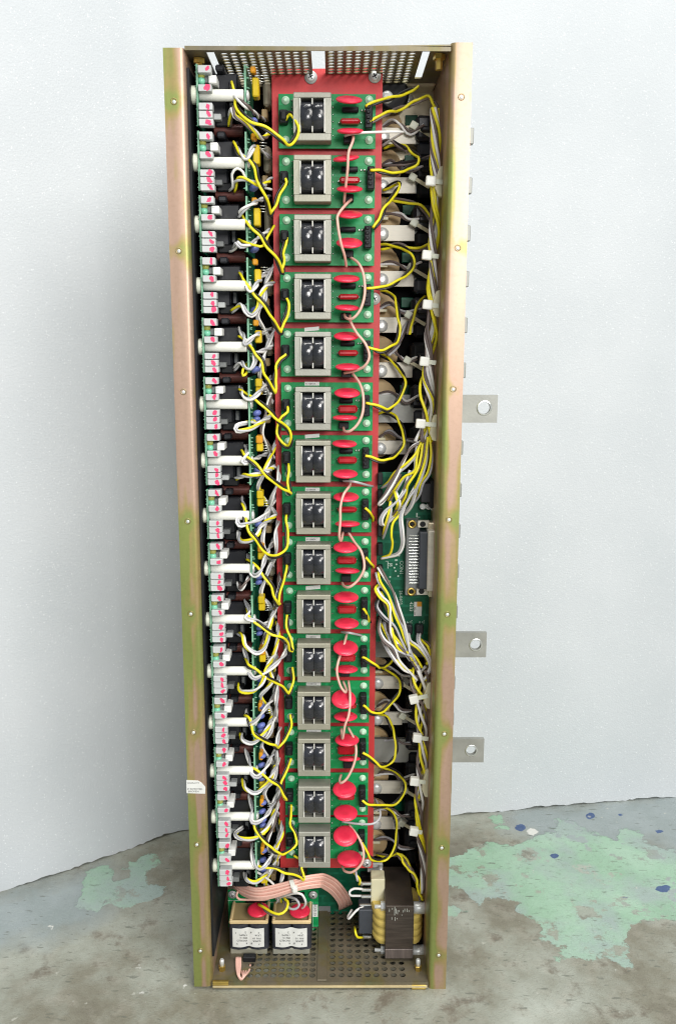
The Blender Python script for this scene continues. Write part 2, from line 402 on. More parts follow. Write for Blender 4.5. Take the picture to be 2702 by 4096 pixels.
    conc = mix(ramp(noise(230, 5, .7), [(.55, (0, 0, 0)), (.75, (.5, .5, .5))]), conc, (.15, .13, .10))
    conc = mix(ramp(noise(22, 7, .7), [(.56, (0, 0, 0)), (.66, (.7, .7, .7))]), conc, (.13, .105, .075))
    bluec = ramp(noise(14, 8), [(.3, (.25, .295, .29)), (.6, (.32, .365, .37)), (.8, (.36, .42, .385))])
    c = mix(edge('blue', .11, 12, .05, -.02), conc, bluec)
    greenc = ramp(noise(12, 8), [(.3, (.25, .41, .28)), (.5, (.32, .49, .36)), (.75, (.40, .55, .44))])
    ge = edge('green', .060, 26, .002)
    worn = ramp(noise(28, 9, .7), [(.565, (1, 1, 1)), (.60, (.15, .15, .15))])
    greenc = mix(ramp(noise(11, 6), [(.46, (0, 0, 0)), (.62, (.75, .75, .75))]), greenc, (.33, .385, .385))
    greenc = mix(ramp(noise(150, 6, .7), [(.56, (0, 0, 0)), (.70, (.6, .6, .6))]), greenc, (.20, .25, .19))
    c = mix(math_('MULTIPLY', ge, worn), c, greenc)
    mp = N.new('ShaderNodeMapping'); mp.inputs['Scale'].default_value = (60, 190, 1); mp.inputs['Rotation'].default_value = (0, 0, .5); L.new(g.outputs['Position'], mp.inputs[0])
    n = N.new('ShaderNodeTexNoise'); n.inputs['Scale'].default_value = 1; n.inputs['Detail'].default_value = 5; L.new(mp.outputs[0], n.inputs['Vector'])
    c = mix(ramp(n.outputs['Fac'], [(.63, (0, 0, 0)), (.68, (.6, .6, .6))]), c, (.12, .13, .105))
    c = mix(edge('spots', .006, 120, .001), c, ramp(noise(90), [(.3, (.04, .08, .20)), (.7, (.09, .14, .26))]))
    c = mix(edge('white', .010, 120, .0015), c, (.68, .68, .64))
    c = mix(ramp(noise(95, 3, .5), [(.72, (0, 0, 0)), (.76, (.6, .6, .6))]), c, (.52, .52, .46))
    L.new(c, b.inputs['Base Color'])
    rr = N.new('ShaderNodeMapRange'); rr.inputs['To Min'].default_value = .38; rr.inputs['To Max'].default_value = .7; L.new(noise(20), rr.inputs['Value']); L.new(rr.outputs[0], b.inputs['Roughness'])
    bp = N.new('ShaderNodeBump'); bp.inputs['Strength'].default_value = .5; bp.inputs['Distance'].default_value = .002
    L.new(math_('ADD', math_('ADD', noise(60, 9, .7), noise(420, 5, .7)), ge), bp.inputs['Height']); L.new(bp.outputs[0], b.inputs['Normal'])
    me.materials.append(m_)
    o = bpy.data.objects.new('floor', me); COL.objects.link(o)
    tag(o, kind='structure')
make_floor()

def make_foam():
    m_, nt, b = nodes_of('white_foam'); N, L = nt.nodes, nt.links
    g = N.new('ShaderNodeNewGeometry')
    v = N.new('ShaderNodeTexVoronoi'); v.inputs['Scale'].default_value = 420; L.new(g.outputs['Position'], v.inputs['Vector'])
    n = N.new('ShaderNodeTexNoise'); n.inputs['Scale'].default_value = 900; n.inputs['Detail'].default_value = 3; L.new(g.outputs['Position'], n.inputs['Vector'])
    n3 = N.new('ShaderNodeTexNoise'); n3.inputs['Scale'].default_value = 6; n3.inputs['Detail'].default_value = 4; L.new(g.outputs['Position'], n3.inputs['Vector'])
    r = N.new('ShaderNodeValToRGB'); r.color_ramp.elements[0].color = (.515, .55, .575, 1); r.color_ramp.elements[1].color = (.575, .605, .63, 1)
    r.color_ramp.elements[0].position = .3; r.color_ramp.elements[1].position = .7
    L.new(n3.outputs['Fac'], r.inputs[0])
    r2 = N.new('ShaderNodeValToRGB'); r2.color_ramp.elements[0].position = .55; r2.color_ramp.elements[1].position = .85
    vc = N.new('ShaderNodeTexVoronoi'); vc.inputs['Scale'].default_value = 900; L.new(g.outputs['Position'], vc.inputs['Vector'])
    sp = N.new('ShaderNodeSeparateColor'); L.new(vc.outputs['Color'], sp.inputs[0])
    r3 = N.new('ShaderNodeValToRGB'); r3.color_ramp.elements[0].position = .975; r3.color_ramp.elements[1].position = .995; L.new(sp.outputs[0], r3.inputs[0])
    mx = N.new('ShaderNodeMix'); mx.data_type = 'RGBA'; L.new(r3.outputs[0], mx.inputs['Factor']); L.new(r.outputs[0], mx.inputs[6]); mx.inputs[7].default_value = (.70, .73, .75, 1)  # foam sparkle painted in as tiny pale specks
    L.new(mx.outputs[2], b.inputs['Base Color']); b.inputs['Roughness'].default_value = .55
    b.inputs['Specular IOR Level'].default_value = .35
    ad = N.new('ShaderNodeMath'); ad.operation = 'ADD'; L.new(v.outputs['Distance'], ad.inputs[0]); L.new(n.outputs['Fac'], ad.inputs[1])
    bp = N.new('ShaderNodeBump'); bp.inputs['Strength'].default_value = .22; bp.inputs['Distance'].default_value = .0008
    L.new(ad.outputs[0], bp.inputs['Height']); L.new(bp.outputs[0], b.inputs['Normal'])
    base = [on_floor(*q) for q in ((-500, 3700), (0, 3567), (200, 3508), (400, 3440), (600, 3368), (752, 3322))]
    base = [Vector((p.x, p.y, 0)) for p in base] + [Vector((-.08, .302, 0)), Vector((.05, .309, 0))] + [Vector((p.x, p.y, 0)) for p in (on_floor(1810, 3264), on_floor(2250, 3224), on_floor(2702, 3190), on_floor(3100, 3172))]
    base = [Vector((-.9, -.12, 0))] + base + [Vector((.95, .39, 0))]
    line = catmull(base, .005)
    mb = MB(); n_ = len(line); zs = [0, .006, .02, .3, .6, .9, 1.2, 1.6]; th = .022
    nr = []
    for i in range(n_):
        t = (line[min(i + 1, n_ - 1)] - line[max(i - 1, 0)]).normalized(); nr.append(Vector((-t.y, t.x, 0)))
    rows = []
    for k, z in enumerate(zs):
        lean = .03 * z
        rows.append([line[i] + nr[i] * (lean + .004 * math.sin(i * .045 + z * 3) * min(1, z * 3)) + Vector((0, 0, FLOOR_Z + z + ((.0016 + .0014 * math.sin(i * .31) * math.sin(i * .07) + rnd.uniform(-.0009, .0012)) if k == 0 else 0))) for i in range(n_)])
    vs_ = []
    for rw in rows: vs_ += rw
    for rw in rows: vs_ += [p + nr[i] * th for i, p in enumerate(rw)]
    nz = len(zs); fs = []
    if True:      # the cut lower edge: its own faces, ragged
        lo = []
        for i in range(n_): lo += [rows[0][i], rows[0][i] + nr[i] * th]
        mb.add(lo, [(2 * i, 2 * i + 1, 2 * i + 3, 2 * i + 2) for i in range(n_ - 1)])
    for k in range(nz - 1):
        for i in range(n_ - 1):
            a = k * n_ + i; fs.append((a, a + 1, a + 1 + n_, a + n_)); q = nz * n_ + a; fs.append((q, q + n_, q + n_ + 1, q + 1))
    for i in range(n_ - 1):
        a = (nz - 1) * n_ + i; fs.append((a, a + 1, nz * n_ + a + 1, nz * n_ + a))
    mb.add(vs_, fs, 0, True)
    o = mb.build('foam_sheet', m_)
    tag(o, 'white packing foam sheet curving upright behind the metal chassis', 'foam sheet')
make_foam()

# ---------------------------------------------------------------- chassis
TL, TR, BL, BR = at(651, 190.5), at(1889.7, 170), at(776.6, 3941), at(1781, 3956)
BL.z = min(BL.z, .0008)
def lerp(a, b, t): return a + (b - a) * t
def lx(z): return lerp(BL.x, TL.x, (z - BL.z) / (TL.z - BL.z))
def rx(z): return lerp(BR.x, TR.x, (z - BR.z) / (TR.z - BR.z))
FW = .0176
DEPTH = .135
chassis = thing('equipment_chassis', 'tall zinc plated metal chassis standing open on the concrete floor', 'metal chassis', (0, 0, FLOOR_Z))
def flange(side):
    """outward flange, rounded bend and side wall: one sheet metal profile in plan, swept up"""
    mb = MB(); outer = lx if side < 0 else rx; s = -side     # s: direction inwards
    R = .0042; prof_ = [(0, .0018), (0, 0), (.0035, -.00005), (FW * .4, -.0001), (FW * .55, -.0001), (FW - R, 0)]
    for k in range(1, 7):
        a = k / 6 * math.pi / 2; prof_.append((FW - R + R * math.sin(a), R - R * math.cos(a)))
    prof_ += [(FW, .03), (FW, DEPTH), (FW - .0015, DEPTH), (FW - .0015, .006), (FW - .006, .0018)]
    zs = [(BL.z if side < 0 else BR.z) + ((TL.z if side < 0 else TR.z) - (BL.z if side < 0 else BR.z)) * t for t in np.linspace(0, 1, 140)]
    vs_ = []; n = len(prof_)
    for z in zs:
        for u, y in prof_: vs_.append((outer(z) + s * u, y, z))
    fs = []
    for k in range(len(zs) - 1):
        for i in range(n):
            j = (i + 1) % n; fs.append((k * n + i, k * n + j, (k + 1) * n + j, (k + 1) * n + i))
    mb.add(vs_, fs, 0, True)
    mb.add(vs_[:n], [tuple(range(n))]); mb.add(vs_[-n:], [tuple(range(n))])
    o = mb.build('side_wall', ZINC, chassis)
    me = o.data; at_ = me.attributes.new('film', 'FLOAT', 'POINT')
    vals = []
    for v in me.vertices:
        u = abs(v.co.x - outer(v.co.z + FLOOR_Z)); y = v.co.y; f = -.02
        if side < 0:
            low = 1 - (v.co.z / .87)
            g = max(0, min(1, low * 1.5 - .1))
            if u < .001: f = .05 + .20 * g
            elif u < .0075: f = .0 + .15 * g
            elif u > FW - .0065 and y < .01: f = -.02 + .17 * max(0, min(1, low * 1.6 - .4))
            else: f = -.10
        else:
            f = -.08
            if u > FW - .0058 and y < .01: f = .17
            if u < .0012: f = .06
        if y > .01: f = .0
        else:
            for hz_ in HOLES[side]:
                f = max(f, .19 * math.exp(-((v.co.z + FLOOR_Z - hz_) / .010) ** 2) * (1 if u < FW * .62 else .55) - .02)
        vals.append(f)
    at_.data.foreach_set('value', vals)
    for p in me.polygons: p.use_smooth = True
    try: me.set_sharp_from_angle(angle=math.radians(40))
    except Exception: pass
    return o
HOLE_PX = {-1: [(696, 406), (715, 1003), (733.6, 1567), (751, 2085), (762.6, 2455), (773.6, 2929), (787, 3378), (801, 3803)],
                      1: [(1843.7, 388), (1829, 992), (1811, 1556), (1794, 2078), (1787.5, 2457), (1775.5, 2935), (1765, 3391), (1753, 3820)]}
HOLES = {k: [at(*q).z for q in v] for k, v in HOLE_PX.items()}
wl, wr = flange(-1), flange(1)
for side, ob in ((-1, wl), (1, wr)):
    for q in HOLE_PX[side]:
        p = at(*q)
        mb = MB(); mb.lathe(p + Vector((0, .0006, 0)), (0, -1, 0), [(0, .0030), (.0009, .0028), (.0010, .0021), (.0004, .0019)], 16, 0)
        mb.lathe(p + Vector((.0001, .0004, -.0003)), (0, -1, 0), [(0, .0019), (.0004, .0017), (.0010, .0007)], 12, 1)
        mb.build('rivet_nut', [ZINC_IN, STEEL], ob)
# torn warning sticker on the flange
a, b_ = px('I', 102, 628), px('I', 272, 750)
mb = MB(); q = lambda x, y: (zp('I', x, y, -.0003).x, zp('I', x, y, -.0003).z)
mb.prism([q(102, 628), q(205, 632), q(240, 652), q(272, 690), q(270, 750), q(104, 745)], 'y', -.00035, -.00012)
stick = mb.build('warning_sticker', PAPER, chassis)
FONT_CACHE = {}
def text(s, size, org, right, up, mat_, parent, name='lettering', align='LEFT', lift=.00008):
    """flat lettering lying on a surface: org = start point, right/up = directions of the line and of the letters"""
    c = bpy.data.curves.new(name, 'FONT'); c.body = s; c.size = size; c.align_x = align; c.resolution_u = 2
    t = bpy.data.objects.new(name, c); COL.objects.link(t)
    bpy.context.view_layer.update()
    me = bpy.data.meshes.new_from_object(t.evaluated_get(bpy.context.evaluated_depsgraph_get()))
    bpy.data.objects.remove(t); bpy.data.curves.remove(c)
    r, u = Vector(right).normalized(), Vector(up).normalized(); nrm = r.cross(u)
    off = parent_loc(parent); o0 = Vector(org) + nrm * lift - off
    for v in me.vertices: v.co = o0 + r * v.co.x + u * v.co.y
    me.name = name; me.materials.clear(); me.materials.append(mat_)
    o = bpy.data.objects.new(name, me); COL.objects.link(o); o.parent = parent
    return o
XR, ZU = (1, 0, 0), (0, 0, 1)
text('WARRANTY', .0021, zp('I', 108, 660, -.00035), XR, ZU, INK, stick)
text('IF REMOVED', .0026, zp('I', 110, 716, -.00035), XR, ZU, INK, stick)
text('BROKEN', .0026, zp('I', 118, 737, -.00035), XR, ZU, INK, stick)

# perforated end plates with a plain strip in the middle
def perforated(z, slope, lo, hi, y0, y1, cells_x, hole, wide_slots, thick=.0012):
    """sheet at height z from x lo to hi: a grid of round holes cut in square cells; wide_slots: x ranges left open"""
    mb = MB(); p = (hi - lo) / cells_x; ny = int((y1 - y0) / p); yy1 = y0 + ny * p; n = 12
    zf = lambda x: z + slope * x
    def cell(cx_, cy_):
        vs_ = []; sq = []
        for k in range(n):
            a = 2 * math.pi * k / n + math.pi / n; c, s_ = math.cos(a), math.sin(a); m_ = max(abs(c), abs(s_))
            sq.append((cx_ + c / m_ * p / 2, cy_ + s_ / m_ * p / 2))
            vs_.append((cx_ + c * hole, cy_ + s_ * hole))
        V = [(x, y, zf(x)) for x, y in vs_] + [(x, y, zf(x)) for x, y in sq] + [(x, y, zf(x) + thick) for x, y in vs_] + [(x, y, zf(x) + thick) for x, y in sq]
        F = []
        for k in range(n):
            j = (k + 1) % n
            F += [(k, j, n + j, n + k), (2 * n + k, 3 * n + k, 3 * n + j, 2 * n + j), (k, 2 * n + k, 2 * n + j, j)]
        mb.add(V, F)
        for sx, sy in ((1, 1), (1, -1), (-1, 1), (-1, -1)):   # the cell's corners
            cc = (cx_ + sx * p / 2, cy_ + sy * p / 2)
            ks = sorted(range(n), key=lambda k: (sq[k][0] - cc[0]) ** 2 + (sq[k][1] - cc[1]) ** 2)[:2]
            for zz in (0, thick):
                mb.add([(cc[0], cc[1], zf(cc[0]) + zz), (*sq[ks[0]], zf(sq[ks[0]][0]) + zz), (*sq[ks[1]], zf(sq[ks[1]][0]) + zz)], [(0, 1, 2)])
    for i in range(cells_x):
        xc = lo + (i + .5) * p
        if any(a - p * .5 < xc < b + p * .5 for a, b in wide_slots): continue
        for j in range(ny): cell(xc, y0 + (j + .5) * p)
    return mb, p, yy1
zt = (TL.z + TR.z) / 2 - .0022
iL, iR = lx(zt) + FW, rx(zt) - FW
tslope = (TR.z - TL.z) / (TR.x - TL.x)
mid = (at(1246, 200, .02).x + at(1298, 200, .02).x) / 2
mbT = MB()
def plate_strip(mb, x0, x1, y0, y1, z, slope, th=.0012):
    vs_ = [(x, y, z + slope * x + t) for t in (0, th) for x in (x0, x1) for y in (y0, y1)]
    mb.add(vs_, [(0, 1, 3, 2), (4, 6, 7, 5), (0, 4, 5, 1), (2, 3, 7, 6), (0, 2, 6, 4), (1, 5, 7, 3)])
xs0, xs1 = at(822, 190, .003).x, at(1725, 190, .003).x       # outer sides of the two outer slots
sl = .0064; gap = .0054
Lg = (xs0 + sl + .004, mid - .0056 - .0015); Rg = (mid + .0056 + .0015, xs1 - sl - .004)
YB = .118
for lo, hi in (Lg, Rg):
    m2, p, ye = perforated(zt, tslope, lo, hi, .008, .110, 10, .0031, [])
    b0 = len(mbT.v); mbT.v += m2.v
    for f, mi, sm in zip(m2.f, m2.m, m2.sm): mbT.f.append(tuple(b0 + i for i in f)); mbT.m.append(mi); mbT.sm.append(sm)
    plate_strip(mbT, lo, hi, .0005, .008, zt, tslope); plate_strip(mbT, lo, hi, ye, .133, zt, tslope)
# ribs beside the slots, front and rear bars of the slots
for x0, x1 in ((iL, xs0), (xs0 + sl, Lg[0]), (Lg[1], mid - .0056), (mid + .0056, Rg[0]), (Rg[1], xs1 - sl), (xs1, iR)): plate_strip(mbT, x0, x1, .0005, .133, zt, tslope)
for x0, x1 in ((xs0, xs0 + sl), (mid - .0056, mid + .0056), (xs1 - sl, xs1)):
    plate_strip(mbT, x0, x1, .0005, .006, zt, tslope); plate_strip(mbT, x0, x1, .085, .133, zt, tslope)
mbT.box(iL, iR, -.0002, .0009, zt - .002, zt + .0012)
mbT.build('top_plate', PERF, chassis)
# bottom plate
zb = .004
bL, bR = lx(zb) + FW, rx(zb) - FW
mbB = MB(); midb = at(1288, 3900, .02).x
cl, cr = at(985, 3925, .012).x, at(1625, 3925, .012).x
for lo, hi in ((cl, midb - .006), (midb + .006, cr)):
    m2, p, ye = perforated(zb, 0, lo, hi, .006, .112, 9, .0031, [])
    b0 = len(mbB.v); mbB.v += m2.v
    for f, mi, sm in zip(m2.f, m2.m, m2.sm): mbB.f.append(tuple(b0 + i for i in f)); mbB.m.append(mi); mbB.sm.append(sm)
    plate_strip(mbB, lo, hi, .0005, .006, zb, 0); plate_strip(mbB, lo, hi, ye, .133, zb, 0)
for x0, x1 in ((bL, cl), (midb - .006, midb + .006), (cr, bR)): plate_strip(mbB, x0, x1, .0005, .133, zb, 0)
mbB.box(midb - .0052, midb + .0052, .002, .13, zb + .0012, zb + .0024, .0005)
mbB.box(bL, bR, -.0004, .0009, zb - .0045, zb + .0018)
mbB.build('bottom_plate', PERF, chassis)
mb = MB(); mb.box(bL + .001, bR - .001, -.0016, -.0005, zb - .0040, zb - .0014, .0003); mb.build('front_lip', BRASS_P, chassis)
zz = (.03, .85); mb = MB(); mb.add([(lx(z) + FW + o, y, z) for z in zz for o in (.0002, .0022) for y in (.006, .12)], [(0, 1, 3, 2), (4, 6, 7, 5), (0, 4, 5, 1), (2, 3, 7, 6), (0, 2, 6, 4), (1, 5, 7, 3)]); mb.build('gap_shade_strip', BLACK, chassis)  # black strip added so the gap beside the wall stays dark
mb = MB(); mb.box(iL - .004, iR + .004, .1335, .1350, zb - .002, zt - .001); mb.build('back_panel', CREAM, chassis)
# front lip, feet, corner studs and clips
for x0, x1 in ((BL.x + .004, BL.x + .02), (BR.x - .02, BR.x - .004)):
    MB().box(x0, x1, .006, .03, FLOOR_Z, -.0001 if x0 > 0 else .0004, .0006).build('foot', SLATE, chassis)
for t, x, y, m_ in (('K', 440, 1290, BRASS), ('L', 1098, 1310, BRASS)):
    p = zp(t, x, y, .018); mb = MB()
    mb.lathe((p.x, p.y, zb + .001), (0, 0, 1), [(0, .0036), (.005, .0036), (.0052, .0032)], 6, 0, False); mb.lathe((p.x, p.y, zb + .006), (0, 0, 1), [(0, .0024), (.006, .0024), (.0075, .0015)], 10, 1)
    mb.build('stud_nut', [m_, STEEL], chassis)
for t, x0, y0, x1, y1 in (('K', 342, 1395, 508, 1436), ('L', 1032, 1432, 1180, 1476)):
    a, b_ = zp(t, x0, y0, .0), zp(t, x1, y1, .0)
    mb = MB(); mb.box(a.x, b_.x, -.0015, .002, a.z - .0022, a.z, .0004); mb.box(a.x, b_.x, -.0015, .002, b_.z, b_.z + .0022, .0004); mb.build('corner_clip', BRASS, chassis)
for px_, py_ in ((795, 225), (1755, 225)):
    p = at(px_, py_, .02); mb = MB(); mb.lathe((p.x, p.y, zt + tslope * p.x - .0003), (0, 0, -1), [(0, .005), (.004, .005), (.0042, .003), (.012, .003)], 6, 0, False); mb.build('stud_nut', BRASS, chassis)
# cream cross bar behind the top of the red panel
a, b_ = zp('A', 760, 440, .1), zp('B', 1100, 478, .1)
MB().box(a.x, b_.x, .1, .133, b_.z - .002, a.z, .0015).build('cross_bar', CREAM, chassis)
a, b_ = zp('B', 630, 480, .124), zp('B', 1105, 980, .124)
MB().box(a.x, b_.x, .124, .133, b_.z, a.z, .001).build('inner_plate', CREAM, chassis)
# black sheet that puts the interior shade behind the modules into colour
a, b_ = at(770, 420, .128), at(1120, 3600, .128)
MB().box(iL + .001, at(1135, 2000, .118).x, .127, .1334, at(900, 3560, .118).z, at(900, 330, .118).z).build('shade_backing', VOID, chassis)

ORD = ['first', 'second', 'third', 'fourth', 'fifth', 'sixth', 'seventh', 'eighth', 'ninth', 'tenth', 'eleventh', 'twelfth', 'thirteenth', 'fourteenth', 'lowest']
def nth(i): return 'topmost' if i == 0 else 'lowest' if i == 14 else ORD[i] + ' from the top'

# ---------------------------------------------------------------- red insulating panel
YP = .0685
a, b_, c_, d_ = at(1086, 276, YP), at(1530, 272, YP), at(1121, 3470, YP), at(1490, 3472, YP)
red = thing('insulating_panel', 'long red fibre panel carrying the column of green transformer boards', 'insulating panel', ((a.x + b_.x) / 2, YP, c_.z))
mb = MB(); mb.prism([(a.x, a.z), (c_.x, c_.z), (d_.x, d_.z), (b_.x, b_.z)], 'y', YP, YP + .0032); mb.build('sheet', RED, red)
def screw(t, x, y, d, r, parent):
    p = zp(t, x, y, d); mb = MB()
    mb.lathe(p, (0, -1, 0), [(0, r * 1.0), (.0007, r * 1.02), (.0008, r * .78), (.0019, r * .72), (.0027, r * .5), (.0030, r * .2)], 18, 0)
    for ang in (.5, .5 + math.pi / 2):
        u = Vector((math.cos(ang), 0, math.sin(ang))) * r * .42; v = Vector((-math.sin(ang), 0, math.cos(ang))) * r * .09
        q = p + Vector((0, -.00305, 0))
        mb.add([q - u - v, q + u - v, q + u + v, q - u + v], [(0, 1, 2, 3)], 1)
    return mb.build('screw', [STEEL, INK], parent)
for t, x, y in (('A', 1440, 425), ('B', 555, 418), ('D', 440, 885), ('J', 305, 1372)): screw(t, x, y, YP - .0002, .0055 if t != 'J' else .0048, red)

# ---------------------------------------------------------------- fifteen transformer boards
YBD = .0610
TOP = [375, 620, 856, 1088, 1313, 1529, 1741, 1946.5, 2145, 2341, 2535, 2723, 2907, 3092, 3271]
BOT = [595, 833, 1063, 1290, 1507, 1723, 1926, 2129.5, 2327, 2517, 2707, 2891, 3074, 3260, 3434]
FT = [368, 618, 858, 1094.6, 1327, 1549, 1763.5, 1975.5, 2180, 2381, 2575, 2769, 2957, 3148, 3330]
FB = [562, 807, 1045.5, 1277, 1504, 1721, 1931, 2138, 2338.6, 2535, 2730.5, 2920, 3105.6, 3292, 3472]
DISC = [[('B', 325, 625, 120, 38, .06), ('B', 335, 905, 120, 28, 0)], [('B', 298, 1150, 120, 30, -.2), ('B', 330, 1425, 118, 33, 0)],
        [('D', 220, 130, 115, 40, 0), ('D', 215, 385, 118, 52, .03)], [('D', 192, 705, 118, 40, 0), ('D', 195, 965, 110, 32, .06)],
        [('D', 190, 1220, 115, 45, 0), ('D', 200, 1495, 112, 38, 0)], [('F', 130, 205, 118, 52, 0), ('F', 110, 428, 112, 28, 0)],
        [('F', 105, 660, 112, 42, .04), ('F', 112, 930, 112, 48, 0)], [('F', 120, 1137, 115, 52, 0), ('F', 132, 1378, 112, 34, 0)],
        [('H', 115, 65, 110, 58, 0), ('H', 130, 275, 110, 32, .04)], [('H', 120, 512, 112, 58, 0), ('H', 125, 747, 110, 56, 0)],
        [('H', 115, 967, 112, 76, 0), ('H', 120, 1157, 105, 44, 0)], [('H', 98, 1425, 110, 88, 0), ('J', 115, 58, 105, 50, 0)],
        [('J', 128, 268, 108, 62, 0), ('J', 148, 437, 100, 27, 0)], [('J', 105, 710, 105, 80, 0), ('J', 115, 922, 108, 76, 0)],
        [('J', 112, 1128, 108, 92, 0), ('J', 150, 1330, 112, 76, 0)]]
FILMS = [('B', 335, 810, 90, 24), ('B', 330, 1340, 90, 30), None, ('D', 210, 865, 90, 24), ('D', 205, 1370, 88, 26), ('F', 135, 352, 85, 34), ('F', 130, 810, 85, 30),
         ('F', 130, 1255, 85, 24), ('H', 125, 190, 85, 30), ('H', 127, 630, 82, 34), ('H', 128, 1065, 75, 30), ('H', 150, 1500, 60, 20), ('J', 120, 372, 74, 36), ('J', 120, 790, 74, 26), None]
RES = [('B', 335, 715, 75), ('B', 330, 1250, 75), ('D', 205, 265, 70), ('D', 205, 770, 70), ('D', 200, 1285, 65), ('F', 120, 275, 60), ('F', 120, 725, 60)] + [None] * 8
STICK = {4: 'tilt', 5: 1, 6: 'tilt', 7: 1, 8: 1, 9: 'tilt', 10: 1, 11: 1, 12: 1}
DISCLOOK = ['beside the panel screws', '', 'without a middle film capacitor', '', '', '', '', '', '', '', '', '', '', '', '']

def varistor(t, x, y, hw, hh, roll, parent):
    """lens shaped disc on two leads, turned so that it opens towards the viewer as far as in the photograph"""
    a_, b2 = px(t, x, y); yd = YBD - .0175
    p = at(a_, b2, yd); e = at(a_ + hw * K1, b2, yd); r = (e - p).length
    view = (p - CAM).normalized(); phi = math.asin(-view.z)       # looking down by phi
    asp = max(.02, min(.97, (hh / hw - .16) / .84))
    tilt = math.asin(asp) * (1 if phi > -.17 else 1) - phi
    n = Vector((math.sin(roll) * .6, -math.sin(tilt), math.cos(tilt))).normalized()
    mb = MB(); th = r * .19
    mb.lathe(p - n * th, n, [(0, r * .35), (th * .16, r * .70), (th * .45, r * .90), (th * .8, r * .985), (th, r), (th * 1.2, r * .985), (th * 1.55, r * .9), (th * 1.84, r * .7), (th * 2, r * .35)], 28)
    o = mb.build('disc_varistor', MOV, parent)
    ml = MB()
    back = p + n.cross(Vector((1, 0, 0))).normalized() * r * .8 * (1 if n.cross(Vector((1, 0, 0))).y > 0 else -1)
    for s in (-1, 1):
        q = back + Vector((s * r * .35, 0, 0)); ml.tube([q, (q + Vector((q.x, YBD, q.z))) / 2 + Vector((0, 0, .001)), Vector((q.x, YBD, q.z - .001))], .0004, 5)
    ml.build('leads', SOLDER, o)
    return o

